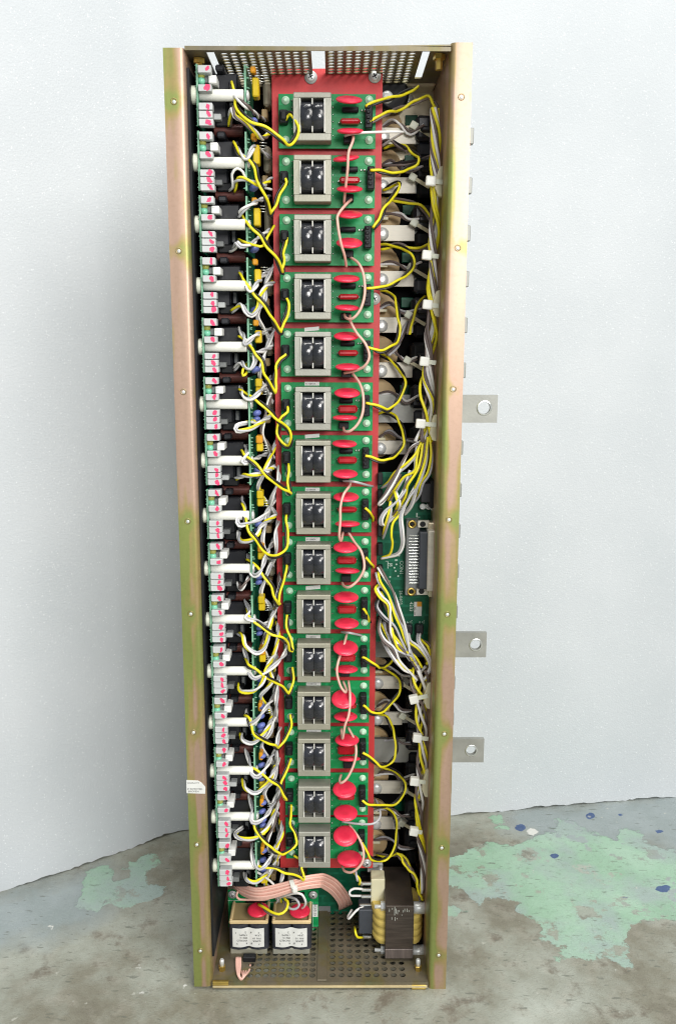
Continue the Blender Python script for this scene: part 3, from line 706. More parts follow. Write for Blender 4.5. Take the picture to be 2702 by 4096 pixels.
for i in range(15):
    f = i / 14
    x0, x1 = 1113 + 29 * f, 1500 - 32 * f
    A, B_ = at(x0, TOP[i], YBD), at(x1, BOT[i], YBD)
    h = BOT[i] - TOP[i]; sc = h / 220.0
    X = lambda u: x0 + (x1 - x0) * u                    # position across the board
    look = {0: 'green transformer board below the two panel screws, topmost of the column', 14: 'lowest green transformer board, its frame overlapping the end of the red panel'}.get(
        i, f'green transformer board with red disc varistors, {ORD[i]} from the top of the red panel')
    t = thing('transformer_board', look, 'circuit board', ((A.x + B_.x) / 2, YBD, B_.z), 'transformer boards on the red panel')
    mb = MB(); mb.box(A.x, B_.x, YBD, YBD + .0016, B_.z, A.z, .0002); mb.build('board', PCB, t)
    # transformer: laminated frame, bobbin bars, two wound halves
    YT = .0430
    fx0, fx1 = 1172 + 21 * f, 1324 - 3.5 * f
    TT = thing('transformer', None, None, at((fx0 + fx1) / 2, FB[i], YT) - t.location); TT.parent = t
    FH = FB[i] - FT[i]; FWd = fx1 - fx0
    wx0, wx1 = fx0 + FWd * .155, fx0 + FWd * .845; wy0, wy1 = FT[i] + FH * .115, FT[i] + FH * .845
    fr = MB()
    P = lambda x, y, d=YT: at(x, y, d)
    L0, L1, W0, W1 = P(fx0, FT[i]), P(fx1, FB[i]), P(wx0, wy0), P(wx1, wy1)
    back = YBD - .0005
    jit = rnd.uniform(-.0004, .0004)
    fr.box(L0.x, L1.x, YT, back, W0.z, L0.z, .0006); fr.box(L0.x, L1.x, YT + jit * .2, back, L1.z, W1.z, .0006)
    fr.box(L0.x, W0.x, YT + .0002, back, W1.z, W0.z); fr.box(W1.x, L1.x, YT + .0002, back, W1.z, W0.z)
    fr.build('core_frame', CORE, TT)
    br = MB(); bw = .0012; wm = (W0.x + W1.x) / 2
    for xc in (W0.x + bw * .6, W1.x - bw * .6): br.box(xc - bw / 2, xc + bw / 2, YT - .0012, YT + .01, W1.z + .0006, W0.z - .0006, .0004)
    hz = W0.z - W1.z
    for z0, z1 in ((W0.z - hz * .2, W0.z - .0006), (W1.z + .0006, W1.z + hz * .2)): br.box(wm - bw * .45, wm + bw * .45, YT - .0012, YT + .01, z0, z1, .0004)
    br.build('bobbin_edge', NYLON, TT)
    zc = (W0.z + W1.z) / 2
    for s in (-1, 1):
        xa, xb = (W0.x + bw * 1.2, wm - .0001) if s < 0 else (wm + .0001, W1.x - bw * 1.2)
        wd = MB(); n = 18; vs_ = []
        rr = hz * .44
        for k in range(n + 1):
            an = math.pi * k / n
            zz = zc + math.cos(an) * rr; yy = YT + .0105 - math.sin(an) ** .62 * .0150
            for u, dy in ((0, .0009), (.12, .0002), (.5, -.0002), (.88, .0002), (1, .0009)): vs_.append((xa + (xb - xa) * u, yy + dy + rnd.uniform(-.00022, .00022), zz + rnd.uniform(-.00015, .00015)))
        fs = [(k * 5 + u, k * 5 + u + 1, (k + 1) * 5 + u + 1, (k + 1) * 5 + u) for k in range(n) for u in range(4)]
        wd.add(vs_, fs, 0, True); wd.box(xa, xb, YT + .011, YT + .013, zc - rr, zc + rr)
        wd.build('winding', TAPE, TT)
    mw = MB(); mw.box(W0.x, W1.x, YT + .0132, YT + .0145, W1.z, W0.z); mw.build('window_back', BLACK, TT)
    # solder pins along the transformer's sides
    pn = MB()
    for k in range(6):
        for xx in (fx0 - 5, fx1 + 7):
            p = at(xx, TOP[i] + h * (.12 + .13 * k), YBD); pn.lathe(p, (0, -1, 0), [(0, .0009), (.0008, .0005), (.0012, .0002)], 6)
    pn.build('solder_pins', SOLDER, t)['kind'] = 'stuff'
    # nylon supports
    for u, v in ((.075, .125), (.075, .845), (.935, .115), (.935, .845)):
        p = at(X(u), TOP[i] + h * v, YBD); mb = MB()
        mb.lathe(p, (0, -1, 0), [(0, .0036), (.0008, .0036), (.0012, .003), (.0022, .0022), (.0040, .0012)], 14); mb.build('board_support', SNAP, t)
    # plugs
    p = at(X(.075), TOP[i] + h * .455, YBD); mb = MB()
    mb.box(p.x - .0052, p.x + .0022, YBD - .011, YBD, p.z - .0058, p.z + .0052, .001); mb.box(p.x - .0036, p.x + .0014, YBD - .0135, YBD - .010, p.z - .004, p.z + .0036, .001); mb.build('plug', BLACK, t)
    p = at(X(.925 if i != 1 else .95), TOP[i] + h * .46, YBD); mb = MB(); hh_ = .0092
    mb.box(p.x - .0028, p.x + .0036, YBD - .012, YBD, p.z - hh_ - .001, p.z + hh_, .0008)
    for k in range(4): mb.box(p.x - .0016, p.x + .0014, YBD - .0138, YBD - .0115, p.z - hh_ + .0022 + k * .0042, p.z - hh_ + .0048 + k * .0042, .0005)
    mb.build('socket', BLACK, t)
    for d in DISC[i]: varistor(*d, t)
    if FILMS[i]:
        tt, x, y, hw, hh = FILMS[i]; q0, q1 = zp(tt, x - hw, y - hh, YBD - .010), zp(tt, x + hw, y + hh, YBD - .010)
        mb = MB(); mb.box(q0.x, q1.x, YBD - .010, YBD - .0008, q1.z, q0.z, .0016); o = mb.build('film_capacitor', FILM, t)
        ml = MB()
        for xx in (q0.x - .0008, q1.x + .0008): ml.lathe((xx, YBD, (q0.z + q1.z) / 2), (0, -1, 0), [(0, .0012), (.001, .0007), (.003, .0003)], 6)
        ml.build('leads', SOLDER, o)
    if RES[i]:
        tt, x, y, hw = RES[i]; q0, q1 = zp(tt, x - hw, y, YBD - .0035), zp(tt, x + hw, y, YBD - .0035)
        mb = MB(); mb.cyl(q0, q1, .0026, 12, .0008); mb.build('resistor', BLACK, t)
        ml = MB(); ml.lathe(Vector((q1.x + .003, YBD, q1.z)), (0, -1, 0), [(0, .0013), (.0012, .0009), (.002, .0003)], 8)
        ml.lathe(Vector((q1.x + .0058, YBD, q1.z)), (0, -1, 0), [(0, .0015), (.0012, .001), (.002, .0003)], 8); ml.build('solder_joints', SOLDER, t)
    # tab terminal under the lower disc
    tt, x, y, hw, hh, _ = DISC[i][1]; q = px(tt, x - 10, y + hh + 42)
    if q[1] < BOT[i] - 2 or i < 13:
        mb = MB(); p = at(q[0], min(q[1], BOT[i] - 12), YBD - .008); mb.box(p.x - .0048, p.x + .0048, YBD - .008, YBD, p.z - .0035, p.z + .0030, .0008); mb.build('terminal_housing', BLACK, t)
    if i in STICK:
        y0 = TOP[i] - 2 if i < 7 else TOP[i] + 4
        sx = fx0 + FWd * .27; tl = .0012 if STICK[i] == 'tilt' else 0
        if i == 12: y0 = TOP[i] + 12
        p0, p1 = at(sx, y0, YBD - .0004), at(sx + 58, y0 + 15, YBD - .0004)
        mb = MB(); mb.prism([(p0.x, p1.z + tl * 0), (p1.x, p1.z + tl), (p1.x, p0.z + tl), (p0.x, p0.z)], 'y', YBD - .0004, YBD - .0001); st = mb.build('serial_sticker', PAPER, t)
        if not tl: text('41108434', .0023, (p0.x + .0007, YBD - .0004, p1.z + .0008), XR, ZU, INK, st)

# ---------------------------------------------------------------- fifteen control modules
YS = [381, 651, 898, 1142.5, 1387, 1616, 1842, 2061, 2273, 2476, 2683, 2888, 3081, 3265, 3460]
YC = .020
for i in range(15):
    f = i / 14; ys = YS[i]
    pu = (YS[i] - YS[i - 1]) if i else 266.0
    pd = (YS[i + 1] - YS[i]) if i < 14 else 190.0
    XA = 786 + 84 * f; XB = 977 + 44 * f; k = 1 - .12 * f
    VY = lambda v: ys + (v * pu if v < 0 else v * pd)
    base = at(XA, VY(.44), YC)
    lab = 'topmost control module on a white nylon rod, under the perforated top plate' if i == 0 else 'lowest control module on a white nylon rod, above the pink wire ribbon' if i == 14 else f'control module with pink marked blocks on a white nylon rod, {ORD[i]} from the top'
    t = thing('control_module', lab, 'circuit module', base, 'control modules along the chassis wall')
    Z = lambda v, d=.012: at(XA, VY(v), d).z
    xa = at(XA, ys, .012).x; xb = at(XB, ys, .018).x
    mb = MB(); mb.box(xa, xa + .0016, .0126, .112, Z(.45), Z(-.475), mi=1); mb.box(xa, xa + .0016, .012, .0126, Z(.45), Z(-.475))
    for q in range(14):
        z = Z(.44) + (Z(-.46) - Z(.44)) * (q + rnd.random()) / 14; mb.lathe((xa, .013 + rnd.random() * .003, z), (-1, 0, 0), [(0, .0008), (.0012, .0003)], 5)
    mb.build('inner_board', [PCB_EDGE, PCB_DK], t)
    mb = MB(); mb.box(xb, xb + .0016, .0187, .085, at(XB, VY(.45), .018).z, at(XB, VY(-.46), .018).z, mi=1); mb.box(xb, xb + .0016, .018, .0187, at(XB, VY(.45), .018).z, at(XB, VY(-.46), .018).z)
    for q in range(12):
        z = at(XB, VY(-.44 + .88 * (q + rnd.random()) / 12), .018).z; s = rnd.choice((-1, 1, 1))
        mb.lathe((xb + (.0016 if s > 0 else 0), .019 + rnd.random() * .01, z), (s, 0, 0), [(0, .0010), (.0012, .0006), (.0022, .0002)], 5)
    mb.build('outer_board', [PCB_EDGE, PCB_DK], t)
    # rod and its nut
    c0 = at(XA, ys, YC); rr = 20.5 * k * (.753 + YC) / FPX / .985
    ce = at(XB, ys, YC).x
    mb = MB(); mb.cyl((c0.x + .001, YC, c0.z), (ce - .0004, YC, c0.z), rr, 20, .0006); mb.build('nylon_rod', NYLON, t)
    nx0 = at(XA - 33 * k, ys, YC).x
    mb = MB(); mb.lathe((nx0, YC, c0.z), (1, 0, 0), [(0, rr * 1.35), (.0006, rr * 1.55), (xa - nx0 - .0008, rr * 1.6), (xa - nx0 - .0002, rr * 1.45)], 18); mb.build('nut', NYLON_G, t)
    mb = MB(); mb.lathe((ce + .002, YC + .001, c0.z), (1, 0, 0), [(0, .0045), (.0012, .0042), (.0022, .002)], 12); mb.build('screw', STEEL, t)
    # pink marked blocks
    def blk(v0, v1, w_=62, dark=False, mark=True, yf=.008):
        z1, z0 = at(XA, VY(v0), yf).z, at(XA, VY(v1), yf).z
        X0 = at(XA + 7 * k, ys, yf).x; X1 = at(XA + w_ * k, ys, yf).x
        m2 = MB(); m2.box(X0, X1, yf, yf + .009, z0 + .00012, z1 - .00012, .0004)
        m2.box(X0 + .001, X1 - .004, yf - .0003, yf + .001, z0 + .0002, z0 + .0009)
        o = m2.build('relay_block', BLOCK, t)
        if mark:
            xm = X1 - (X1 - X0) * (.30 + rnd.uniform(-.04, .04)); zm = (z0 + z1) / 2 + rnd.uniform(-.0008, .0008); hh = (z1 - z0) * rnd.uniform(.36, .52); ww = .0019 * k * rnd.uniform(.75, 1.35)
            n = 12; sk = rnd.uniform(-.0008, .0012); poly = [(xm + math.cos(a) * ww * rnd.uniform(.6, 1.25) - math.sin(a) * sk, max(z0, min(z1, zm + math.sin(a) * hh * rnd.uniform(.75, 1.2)))) for a in np.linspace(0, 2 * math.pi, n + 1)[:-1]]
            m3 = MB(); m3.prism(poly, 'y', yf - .00025, yf + .0001); m3.build('paint_mark', PINK, o)
    if i == 0: blk(-.46, -.34, 60)
    else: blk(-.465, -.345, 60)
    blk(-.17, -.062, 60)
    blk(.105, .215); blk(.225, .335); blk(.342, .450, 64)
    # white plug and indicator lamps
    p0, p1 = at(XA + 47 * k, VY(-.305), .014), at(XA + 80 * k, VY(-.180), .014)
    mb = MB(); mb.box(p0.x, p1.x, .014, .032, p1.z, p0.z, .0006); mb.box(p0.x + .0012, p0.x + .0035, .0136, .0145, p0.z - .0016, p0.z - .001); mb.build('white_plug', BLOCK_W, t)
    p0, p1 = at(XA + 28 * k, VY(-.30), .018), at(XA + 50 * k, VY(-.19), .018); MB().box(p0.x, p1.x, .018, .032, p1.z, p0.z, .0006).build('plug_body', GREYP, t)
    for v, m_ in ((-.315, LEDY), (-.225, LEDG)):
        p = at(XA + 18 * k, VY(v), .014); mb = MB(); mb.lathe((xa + .0016, .016, p.z), (1, 0, 0), [(0, .0030), (.0030, .0030), (.0046, .0022), (.0052, .0008)], 14); mb.build('indicator_lamp', m_, t)
    p0, p1 = at(XA + 68 * k, VY(.27), .03), at(XA + 98 * k, VY(.36), .03); MB().box(p0.x, p1.x, .03, .04, p1.z, p0.z, .0006).build('small_plug', GREYP if i % 3 else BLOCK, t)
    # dark relays between the boards, filled out to black out the space behind
    for v0, v1, u0, u1, d, m_ in ((-.33, -.075, 12, 165, .040, DARK), (.08, .45, 10, 122, .040, DARK), (-.46, -.345, 12, 64, .024, DARK), (.10, .30, 128, 150, .050, SLATE), (-.47, -.37, 74, 110, .03, DARK), (.32, .47, 75, 140, .038, BLACK)):
        p0, p1 = at(XA + u0 * k, VY(v0), d), at(XA + u1 * k, VY(v1), d); mb = MB(); mb.box(p0.x, p1.x, d, .1, p1.z, p0.z, .0012)
        if m_ is SLATE: mb.box(p0.x + .001, p1.x - .001, d - .0002, d + .001, p1.z + .001, p0.z - .001, mi=1)
        mb.build('dark_relay_fill', [m_, GREYP] if m_ is SLATE else m_, t)
    # copper choke between this module and the one above
    if i:
        p0, p1 = at(XA + 66 * k, VY(-.47), .045), at(XA + 186 * k, VY(-.47), .045); L = (p1 - p0).length; r0 = .0058
        pr = []
        for q in range(22):
            pr += [(L * q / 22, r0 * .88), (L * (q + .5) / 22, r0)]
        mb = MB(); mb.lathe(p0, (1, 0, 0), pr, 14); mb.build('choke_coil', COPPER, t)
    # parts on the outer board
    def pb(v0, v1, u0, u1, d, dd, m_, nm, c=.0009):
        p0, p1 = at(XB + u0 * k, VY(v0), d), at(XB + u1 * k, VY(v1), d); return MB().box(p0.x, p1.x, d, d + dd, p1.z, p0.z, c).build(nm, m_, t)
    if i < 5: pb(-.27, .02 if i < 3 else -.06, 30, 58, .030, .012, YCAP, 'film_capacitor'); pb(-.44, -.34, 22, 45, .03, .008, OCAP, 'orange_capacitor'); 
    elif i < 11: pb(-.44, -.30, 28, 56, .030, .012, YCAP if i % 2 else OCAP, 'film_capacitor'); pb(-.30, -.16, 30, 58, .032, .010, YCAP, 'film_capacitor')
    else: pb(-.36, -.20, 22, 40, .03, .01, OCAP, 'orange_capacitor'); pb(.26, .40, 24, 48, .03, .01, YCAP, 'film_capacitor')
    bl = [(.40, 38, 15)] if i < 5 else [(.16, 40, 14), (.27, 38, 13)] if i < 11 else [(-.12, 38, 15), (.06, 40, 16), (.17, 40, 14), (-.30, 42, 14)]
    for v, u, r in bl:
        p = at(XB + u * k, VY(v), .034); R_ = r * .00022 * k * 1.4; mb = MB()
        mb.lathe(p + Vector((-R_ * .4, 0, R_ * .5)), (.35, -.3, -.9), [(0, R_ * .5), (R_ * .25, R_ * .9), (R_ * .6, R_), (R_ * .95, R_ * .9), (R_ * 1.2, R_ * .5)], 14); mb.build('blue_varistor', BCAP, t)
    pn = MB()
    for q in range(3):
        v = (-.30 if i < 5 else -.26) + q * .045; p = at(XB + 58 * k, VY(v), .034); pn.tube([p, p + Vector((.006, .002, 0))], .0004, 5)
    pn.build('pin_row', SOLDER, t)
    pb(-.25, .16, 74, 104, .092, .02, CERA, 'ceramic_resistor', .002); pb(.20, .34, 68, 92, .095, .015, TAN, 'tan_spacer')

# ---------------------------------------------------------------- busbars and blocks behind the red panel
YBB = .100
TABS = [543, 741, 932, 1115, 1300, 1480, 'b1', 1790, 1960, 2123, 2284, 2446, 'b2', 2730, 2875, 'b3', 3150, 3293]
BUS = {'b1': (1635, 1986, 112, (1935, 1632), 24), 'b2': (2580, 1942, 99, (1901, 2580), 22), 'b3': (3003, 1932, 93, (1883, 3003), 21)}
wallx = lambda z: rx(z) - FW
bn = {'b1': 'upper thick busbar with a bolt hole sticking out of the chassis wall', 'b2': 'middle thick busbar with a bolt hole sticking out of the chassis wall', 'b3': 'lowest thick busbar with a bolt hole, just above the foam edge'}
for j, y in enumerate(TABS):
    f = j / 17; xl = 1524 - 30 * f
    if isinstance(y, str):
        yc, xe, hh, hole, hr = BUS[y]
        p0, p1 = at(xl - 6, yc - hh / 2, YBB), at(xe, yc + hh / 2, YBB); hc = at(*hole, YBB); r = hr * (.753 + YBB) / FPX / .99
        t = thing('busbar', bn[y], 'busbar', ((p0.x + p1.x) / 2, YBB, p1.z), 'busbars through the chassis wall')
        mb = MB(); n = 24; th = .005
        # plain bar up to the hole's square, then a square plate with a round hole
        hx0, hx1 = hc.x - (p1.x - hc.x), p1.x
        mb.box(p0.x, hx0, YBB, YBB + th, p1.z, p0.z)
        zc = (p0.z + p1.z) / 2; hw = (hx1 - hx0) / 2; hv = (p0.z - p1.z) / 2; cxx = hc.x
        ring, sq = [], []
        for k in range(n):
            a = 2 * math.pi * (k + .5) / n; c, s = math.cos(a), math.sin(a); m_ = max(abs(c), abs(s))
            ring.append((cxx + c * r, hc.z + s * r)); sq.append((cxx + c / m_ * hw, zc + s / m_ * hv))
        for q in range(4):  # square up the corners
            a = math.pi / 4 + q * math.pi / 2; k = min(range(n), key=lambda k: abs(((2 * math.pi * (k + .5) / n - a + math.pi) % (2 * math.pi)) - math.pi))
            sq[k] = (cxx + math.copysign(hw, math.cos(a)), zc + math.copysign(hv, math.sin(a)))
        V = [(x, YBB, z) for x, z in ring] + [(x, YBB, z) for x, z in sq] + [(x, YBB + th, z) for x, z in ring] + [(x, YBB + th, z) for x, z in sq]
        F = []
        for k in range(n):
            q = (k + 1) % n; F += [(k, q, n + q, n + k), (2 * n + k, 3 * n + k, 3 * n + q, 2 * n + q), (k, 2 * n + k, 2 * n + q, q), (n + k, n + q, 3 * n + q, 3 * n + k)]
        mb.add(V, F); mb.build('bar', BARGREY, t)
        ms = MB(); ms.lathe((hc.x, YBB - .0001, hc.z), (0, -1, 0), [(0, r * 1.28), (.0002, r * 1.26), (.0002, r * 1.04)], 24, caps=False); ms.build('washer_mark', SOLDER, t)
        continue
    k = 1 - .2 * f; hh = 66 * k if y < 1700 else 56 * k + 4
    lab = f'narrow tinned busbar strip, {ORD[j] if j < 14 else ["fifteenth", "sixteenth", "seventeenth", "lowest"][j - 14]} from the top behind the red panel' if j < 17 else 'lowest narrow tinned busbar strip behind the foot of the red panel'
    if j == 0: lab = 'topmost narrow tinned busbar strip, beside the topmost transformer board'
    hid = 7 < j < 13
    d0 = YBB
    p0, p1 = at(xl - 8, y - hh / 2, d0), at(1663 - 52 * f if y < 1700 else 1640 - 40 * f, y + hh / 2, d0)
    xo = at(1893 - 88 * (y - 543) / 2600, y, d0).x
    t = thing('busbar_strip', lab, 'busbar strip', (p0.x, d0, p1.z), 'narrow busbar strips')
    mb = MB()
    if not hid: mb.box(p0.x, p1.x, d0, d0 + .003, p1.z, p0.z, .0003)
    mb.box(p1.x - .001 if not hid else xo - .03, xo - .0046, d0 + .0032, d0 + .006, p1.z + .0008, p0.z - .0008, .0003, mi=1); mb.box(xo - .0046, xo, d0 - .001, d0 + .006, p1.z, p0.z, .0006, mi=1); mb.build('strip', [SILVER, BARGREY], t)  # inner end paler than outer: brighter lighting put into the metal colours
    if not hid:
        q = at(xl + 8, y + 4, d0); ms = MB(); ms.lathe(q, (0, -1, 0), [(0, .0062), (.0012, .0060), (.0026, .0042), (.0032, .002)], 16); ms.build('screw', STEEL, t)
# dark moulded blocks, cards and tan discs between the strips
ly = [480, 640, 840, 1030, 1210, 1390, 1560, 1725, 2660, 2800, 2940, 3075, 3225, 3345]
for j, y in enumerate(ly):
    f = (y - 480) / 2900; k = 1 - .22 * f; xl = 1524 - 30 * f
    xa, xb = 1664 - 40 * f, 1742 - 34 * f
    if 2 <= j: xa -= 6
    t = thing('moulded_block', f'dark moulded block behind the wire harness, {ORD[j] if j < 13 else "lowest"} from the top' if 0 < j < 13 else ('topmost dark moulded block, on the cream inner plate' if j == 0 else 'lowest dark moulded block, just above the brown transformer'), 'moulded block', at((xa + xb) / 2, y + 86 * k, .092), 'dark moulded blocks')
    p0, p1 = at(xa, y - 22 * k, .092), at(xb, y + 80 * k, .092); p1.x = min(p1.x, wallx(p1.z) - .002)
    mb = MB(); mb.box(p0.x, p1.x, .092, .126, p1.z, p0.z, .003); mb.box(p0.x + .004, p1.x, .088, .1, p1.z + .006, p0.z - .010, .002); mb.build('body', BLACK if j % 2 else DARK, t)
    p0, p1 = at(xa + 6, y + 84 * k, .098), at(xb - 4, y + 150 * k, .098); p1.x = min(p1.x, wallx(p1.z) - .002); MB().box(p0.x, p1.x, .098, .126, p1.z, p0.z, .003).build('foot_block', SLATE if j % 3 == 0 else BLACK, t)
    p0, p1 = at(xl - 30, y - 10, .112), at(xl + 28, y + 14, .112)
    t2 = thing('snubber_card', f'tan card with a round edge between busbar strips, {ORD[j] if j < 13 else "lowest"} from the top' if j else 'tan card with a round edge above the topmost busbar strip', 'card', at(xl, y + 100, .118), 'tan cards behind the red panel')
    c = at(xl - 12, y + 34 * k, .118); rr = 92 * k * .000252; n = 22
    mb = MB(); mb.prism([(c.x + math.cos(a) * rr, c.z + math.sin(a) * rr * .92) for a in np.linspace(0, 2 * math.pi, n + 1)[:-1]], 'y', .118, .122); mb.build('card', TAN, t2)
    p0, p1 = at(xl - 10, y + 22 * k - 44 * k + 50 * k, .104), at(xl + 32 * k, y + 40 * k, .104); MB().box(p0.x, p1.x, .104, .118, p1.z, p0.z, .0004).build('card_tab', IVORY, t2)
    if j in (0, 1, 2, 3, 4, 6, 12):
        p0, p1 = at(xa - 44, y - 20, .122), at(xa + 4, y + 20, .122); MB().box(p0.x, p1.x, .122, .1255, p1.z, p0.z, .0004).build('green_card', PCB_DK, t2)
MB_ = MB(); MB_.box(at(1500, 2000, .118).x, wallx(.4) - .001, .127, .1334, at(1600, 3560, .127).z, at(1600, 640, .127).z); MB_.build('shade_backing', VOID, chassis)  # black sheet in place of the shade behind the blocks
# the round part and the loose loop at the top
p = zp('B', 715, 610, .112); mb = MB(); mb.lathe(p, (0, -1, 0), [(0, .0145), (.012, .0145), (.0135, .012)], 24); t = thing('round_sensor', 'round black sensor with a silver cap on the cream inner plate', 'sensor', p + Vector((0, .012, -.0145)))
mb.build('body', BLACK, t); mb = MB(); mb.lathe(p + Vector((-.006, -.012, -.003)), (0, -1, 0), [(0, .006), (.003, .0055), (.004, .003)], 16); mb.build('cap', STEEL, t)
p = zp('B', 845, 632, .122); mb = MB(); mb.lathe(p, (0, -1, 0), [(0, .0065), (.001, .0064), (.003, .004), (.0036, .0015)], 16); mb.build('screw', STEEL, chassis)

# ---------------------------------------------------------------- cable ties
def tie(t_, x, y, d, x2, y2, lab, grp, name='cable_tie', w_=.0042, d2=None):
    p, q = zp(t_, x, y, d), zp(t_, x2, y2, d2 if d2 else d)
    t = thing(name, lab, 'cable tie', p, grp); mb = MB(); u = (q - p).normalized(); v = Vector((0, 1, 0)); s = u.cross(v).normalized()
    def slab(a, b, hw, th):
        V = []
        for e, c in ((0, a), (1, b)):
            for du in (-1, 1):
                for dv in (-1, 1): V.append(c + s * hw * du + v * th * dv)
        mb2.add(V, [(0, 1, 3, 2), (4, 6, 7, 5), (0, 4, 5, 1), (2, 3, 7, 6), (0, 2, 6, 4), (1, 5, 7, 3)])
    mb2 = MB(); slab(p, q, w_ * .38, .0006); mb2.build('strap', IVORY if 'strip' in lab else NYLON_G, t)
    mb2 = MB(); bm = bmesh.new(); bmesh.ops.create_cube(bm, size=1.0); bmesh.ops.bevel(bm, geom=bm.edges[:], offset=.16, segments=2, profile=.6, affect='EDGES'); bm.verts.index_update()
    mb2.add([p + u * c.co.x * w_ * 1.7 + s * c.co.y * w_ * 1.6 + v * (c.co.z * w_ * 1.2) for c in bm.verts], [[c.index for c in f.verts] for f in bm.faces], 0, False); bm.free()
    mb2.build('tie_head', NYLON_G if 'strip' in lab else NYLON, t)
for j, (t_, x, y) in enumerate([('B', 905, 858), ('B', 895, 1320), ('D', 795, 205), ('D', 765, 605), ('D', 745, 1028), ('D', 735, 1435), ('H', 605, 1280), ('J', 625, 50), ('J', 640, 715), ('J', 615, 1010)]):
    tie(t_, x, y, .092, x + 150, y + 90, f'pale cable tie slanting off a busbar strip into the dark, {ORD[j] if j < 9 else "lowest"} from the top', 'slanting cable ties on the strips')
for j, (t_, x, y, x2) in enumerate([('B', 1055, 1355, 1190), ('D', 910, 495, 1015), ('D', 915, 938, 1015), ('D', 888, 1447, 990), ('F', 785, 480, 925), ('H', 725, 1425, 850), ('J', 755, 248, 855), ('J', 730, 636, 830), ('J', 725, 1085, 800)]):
    tie(t_, x, y, .034, x2, y + 12 if j != 5 else y - 30, f'white cable tie round the twisted harness, {ORD[j] if j < 8 else "lowest"} from the top', 'cable ties round the harness', w_=.0052)
for j, (t_, x0, y0, x1, y1) in enumerate([('B', 1135, 1225, 1195, 1500), ('D', 1000, 808, 1055, 1050), ('F', 890, 400, 955, 635), ('H', 845, 1275, 895, 1500), ('J', 830, 530, 885, 765)]):
    a, b2, d2 = zp(t_, x0 + 12, y0, .040), zp(t_, x1, y1, .040), .04
    xw = wallx(a.z) - .0002; zm = a.z - b2.z
    t = thing('tie_mount', f'ivory cable tie mount stuck to the chassis wall, {["topmost", "second from the top", "third from the top", "fourth from the top", "lowest"][j]}', 'tie mount', (xw, .04, b2.z), 'tie mounts on the wall')
    mb = MB(); wv = max(.006, xw - a.x)
    mb.prism([(xw, b2.z), (xw - wv * .55, b2.z + .001), (xw - wv, b2.z + zm * .28), (xw - wv * .9, b2.z + zm * .6), (xw - wv * .45, a.z - .001), (xw, a.z)], 'y', .036, .052); mb.build('block', IVORY, t)

# ---------------------------------------------------------------- leads
WR = .00118
def sway(c, amp, phase, turn, k):
    """the yellow wire lies mostly in front; the dark one shows now on one side, now on the other"""
    out = []; L = 0.0; F = Vector((0, -1, 0))
    for i, p in enumerate(c):
        t = (c[min(i + 1, len(c) - 1)] - c[max(i - 1, 0)]).normalized(); s = t.cross(F)
        s = s.normalized() if s.length > .05 else Vector((1, 0, 0)); f = s.cross(t).normalized()
        if f.y > 0: f = -f
        if i: L += (p - c[i - 1]).length
        a = math.pi / 2 + 1.95 * math.sin(phase + 2 * math.pi * L / turn) + (math.pi if k else 0)
        out.append(p + s * amp * math.cos(a) + f * amp * math.sin(a))
    return out
def lead(name, lab, cat, grp, center, cols, r=WR, turn=.026, phase=0.0, amp=None):
    """a twisted lead: one thing, each wire a part"""
    c = catmull(center)
    t = thing(name, lab, cat, c[0], grp)
    nm = {id(YEL): 'yellow_wire', id(WHT): 'white_wire', id(GRY): 'grey_wire', id(BLKW): 'black_wire', id(BRNW): 'brown_wire', id(PNKW): 'pink_wire'}
    n = len(cols)
    if n == 2 and cols[0] is YEL and cols[1] in (BLKW, BRNW):
        for k, m_ in enumerate(cols): MB().tube(sway(c, r * 1.04, phase, turn, k), r * (1.08 if k == 0 else .92), 7).build(nm[id(m_)], m_, t)
        return t
    for k, m_ in enumerate(cols):
        MB().tube(strand(c, (r * 1.04 if amp is None else amp) if n > 1 else 0, phase + 2 * math.pi * k / n, turn), r, 7).build(nm[id(m_)], m_, t)
    return t
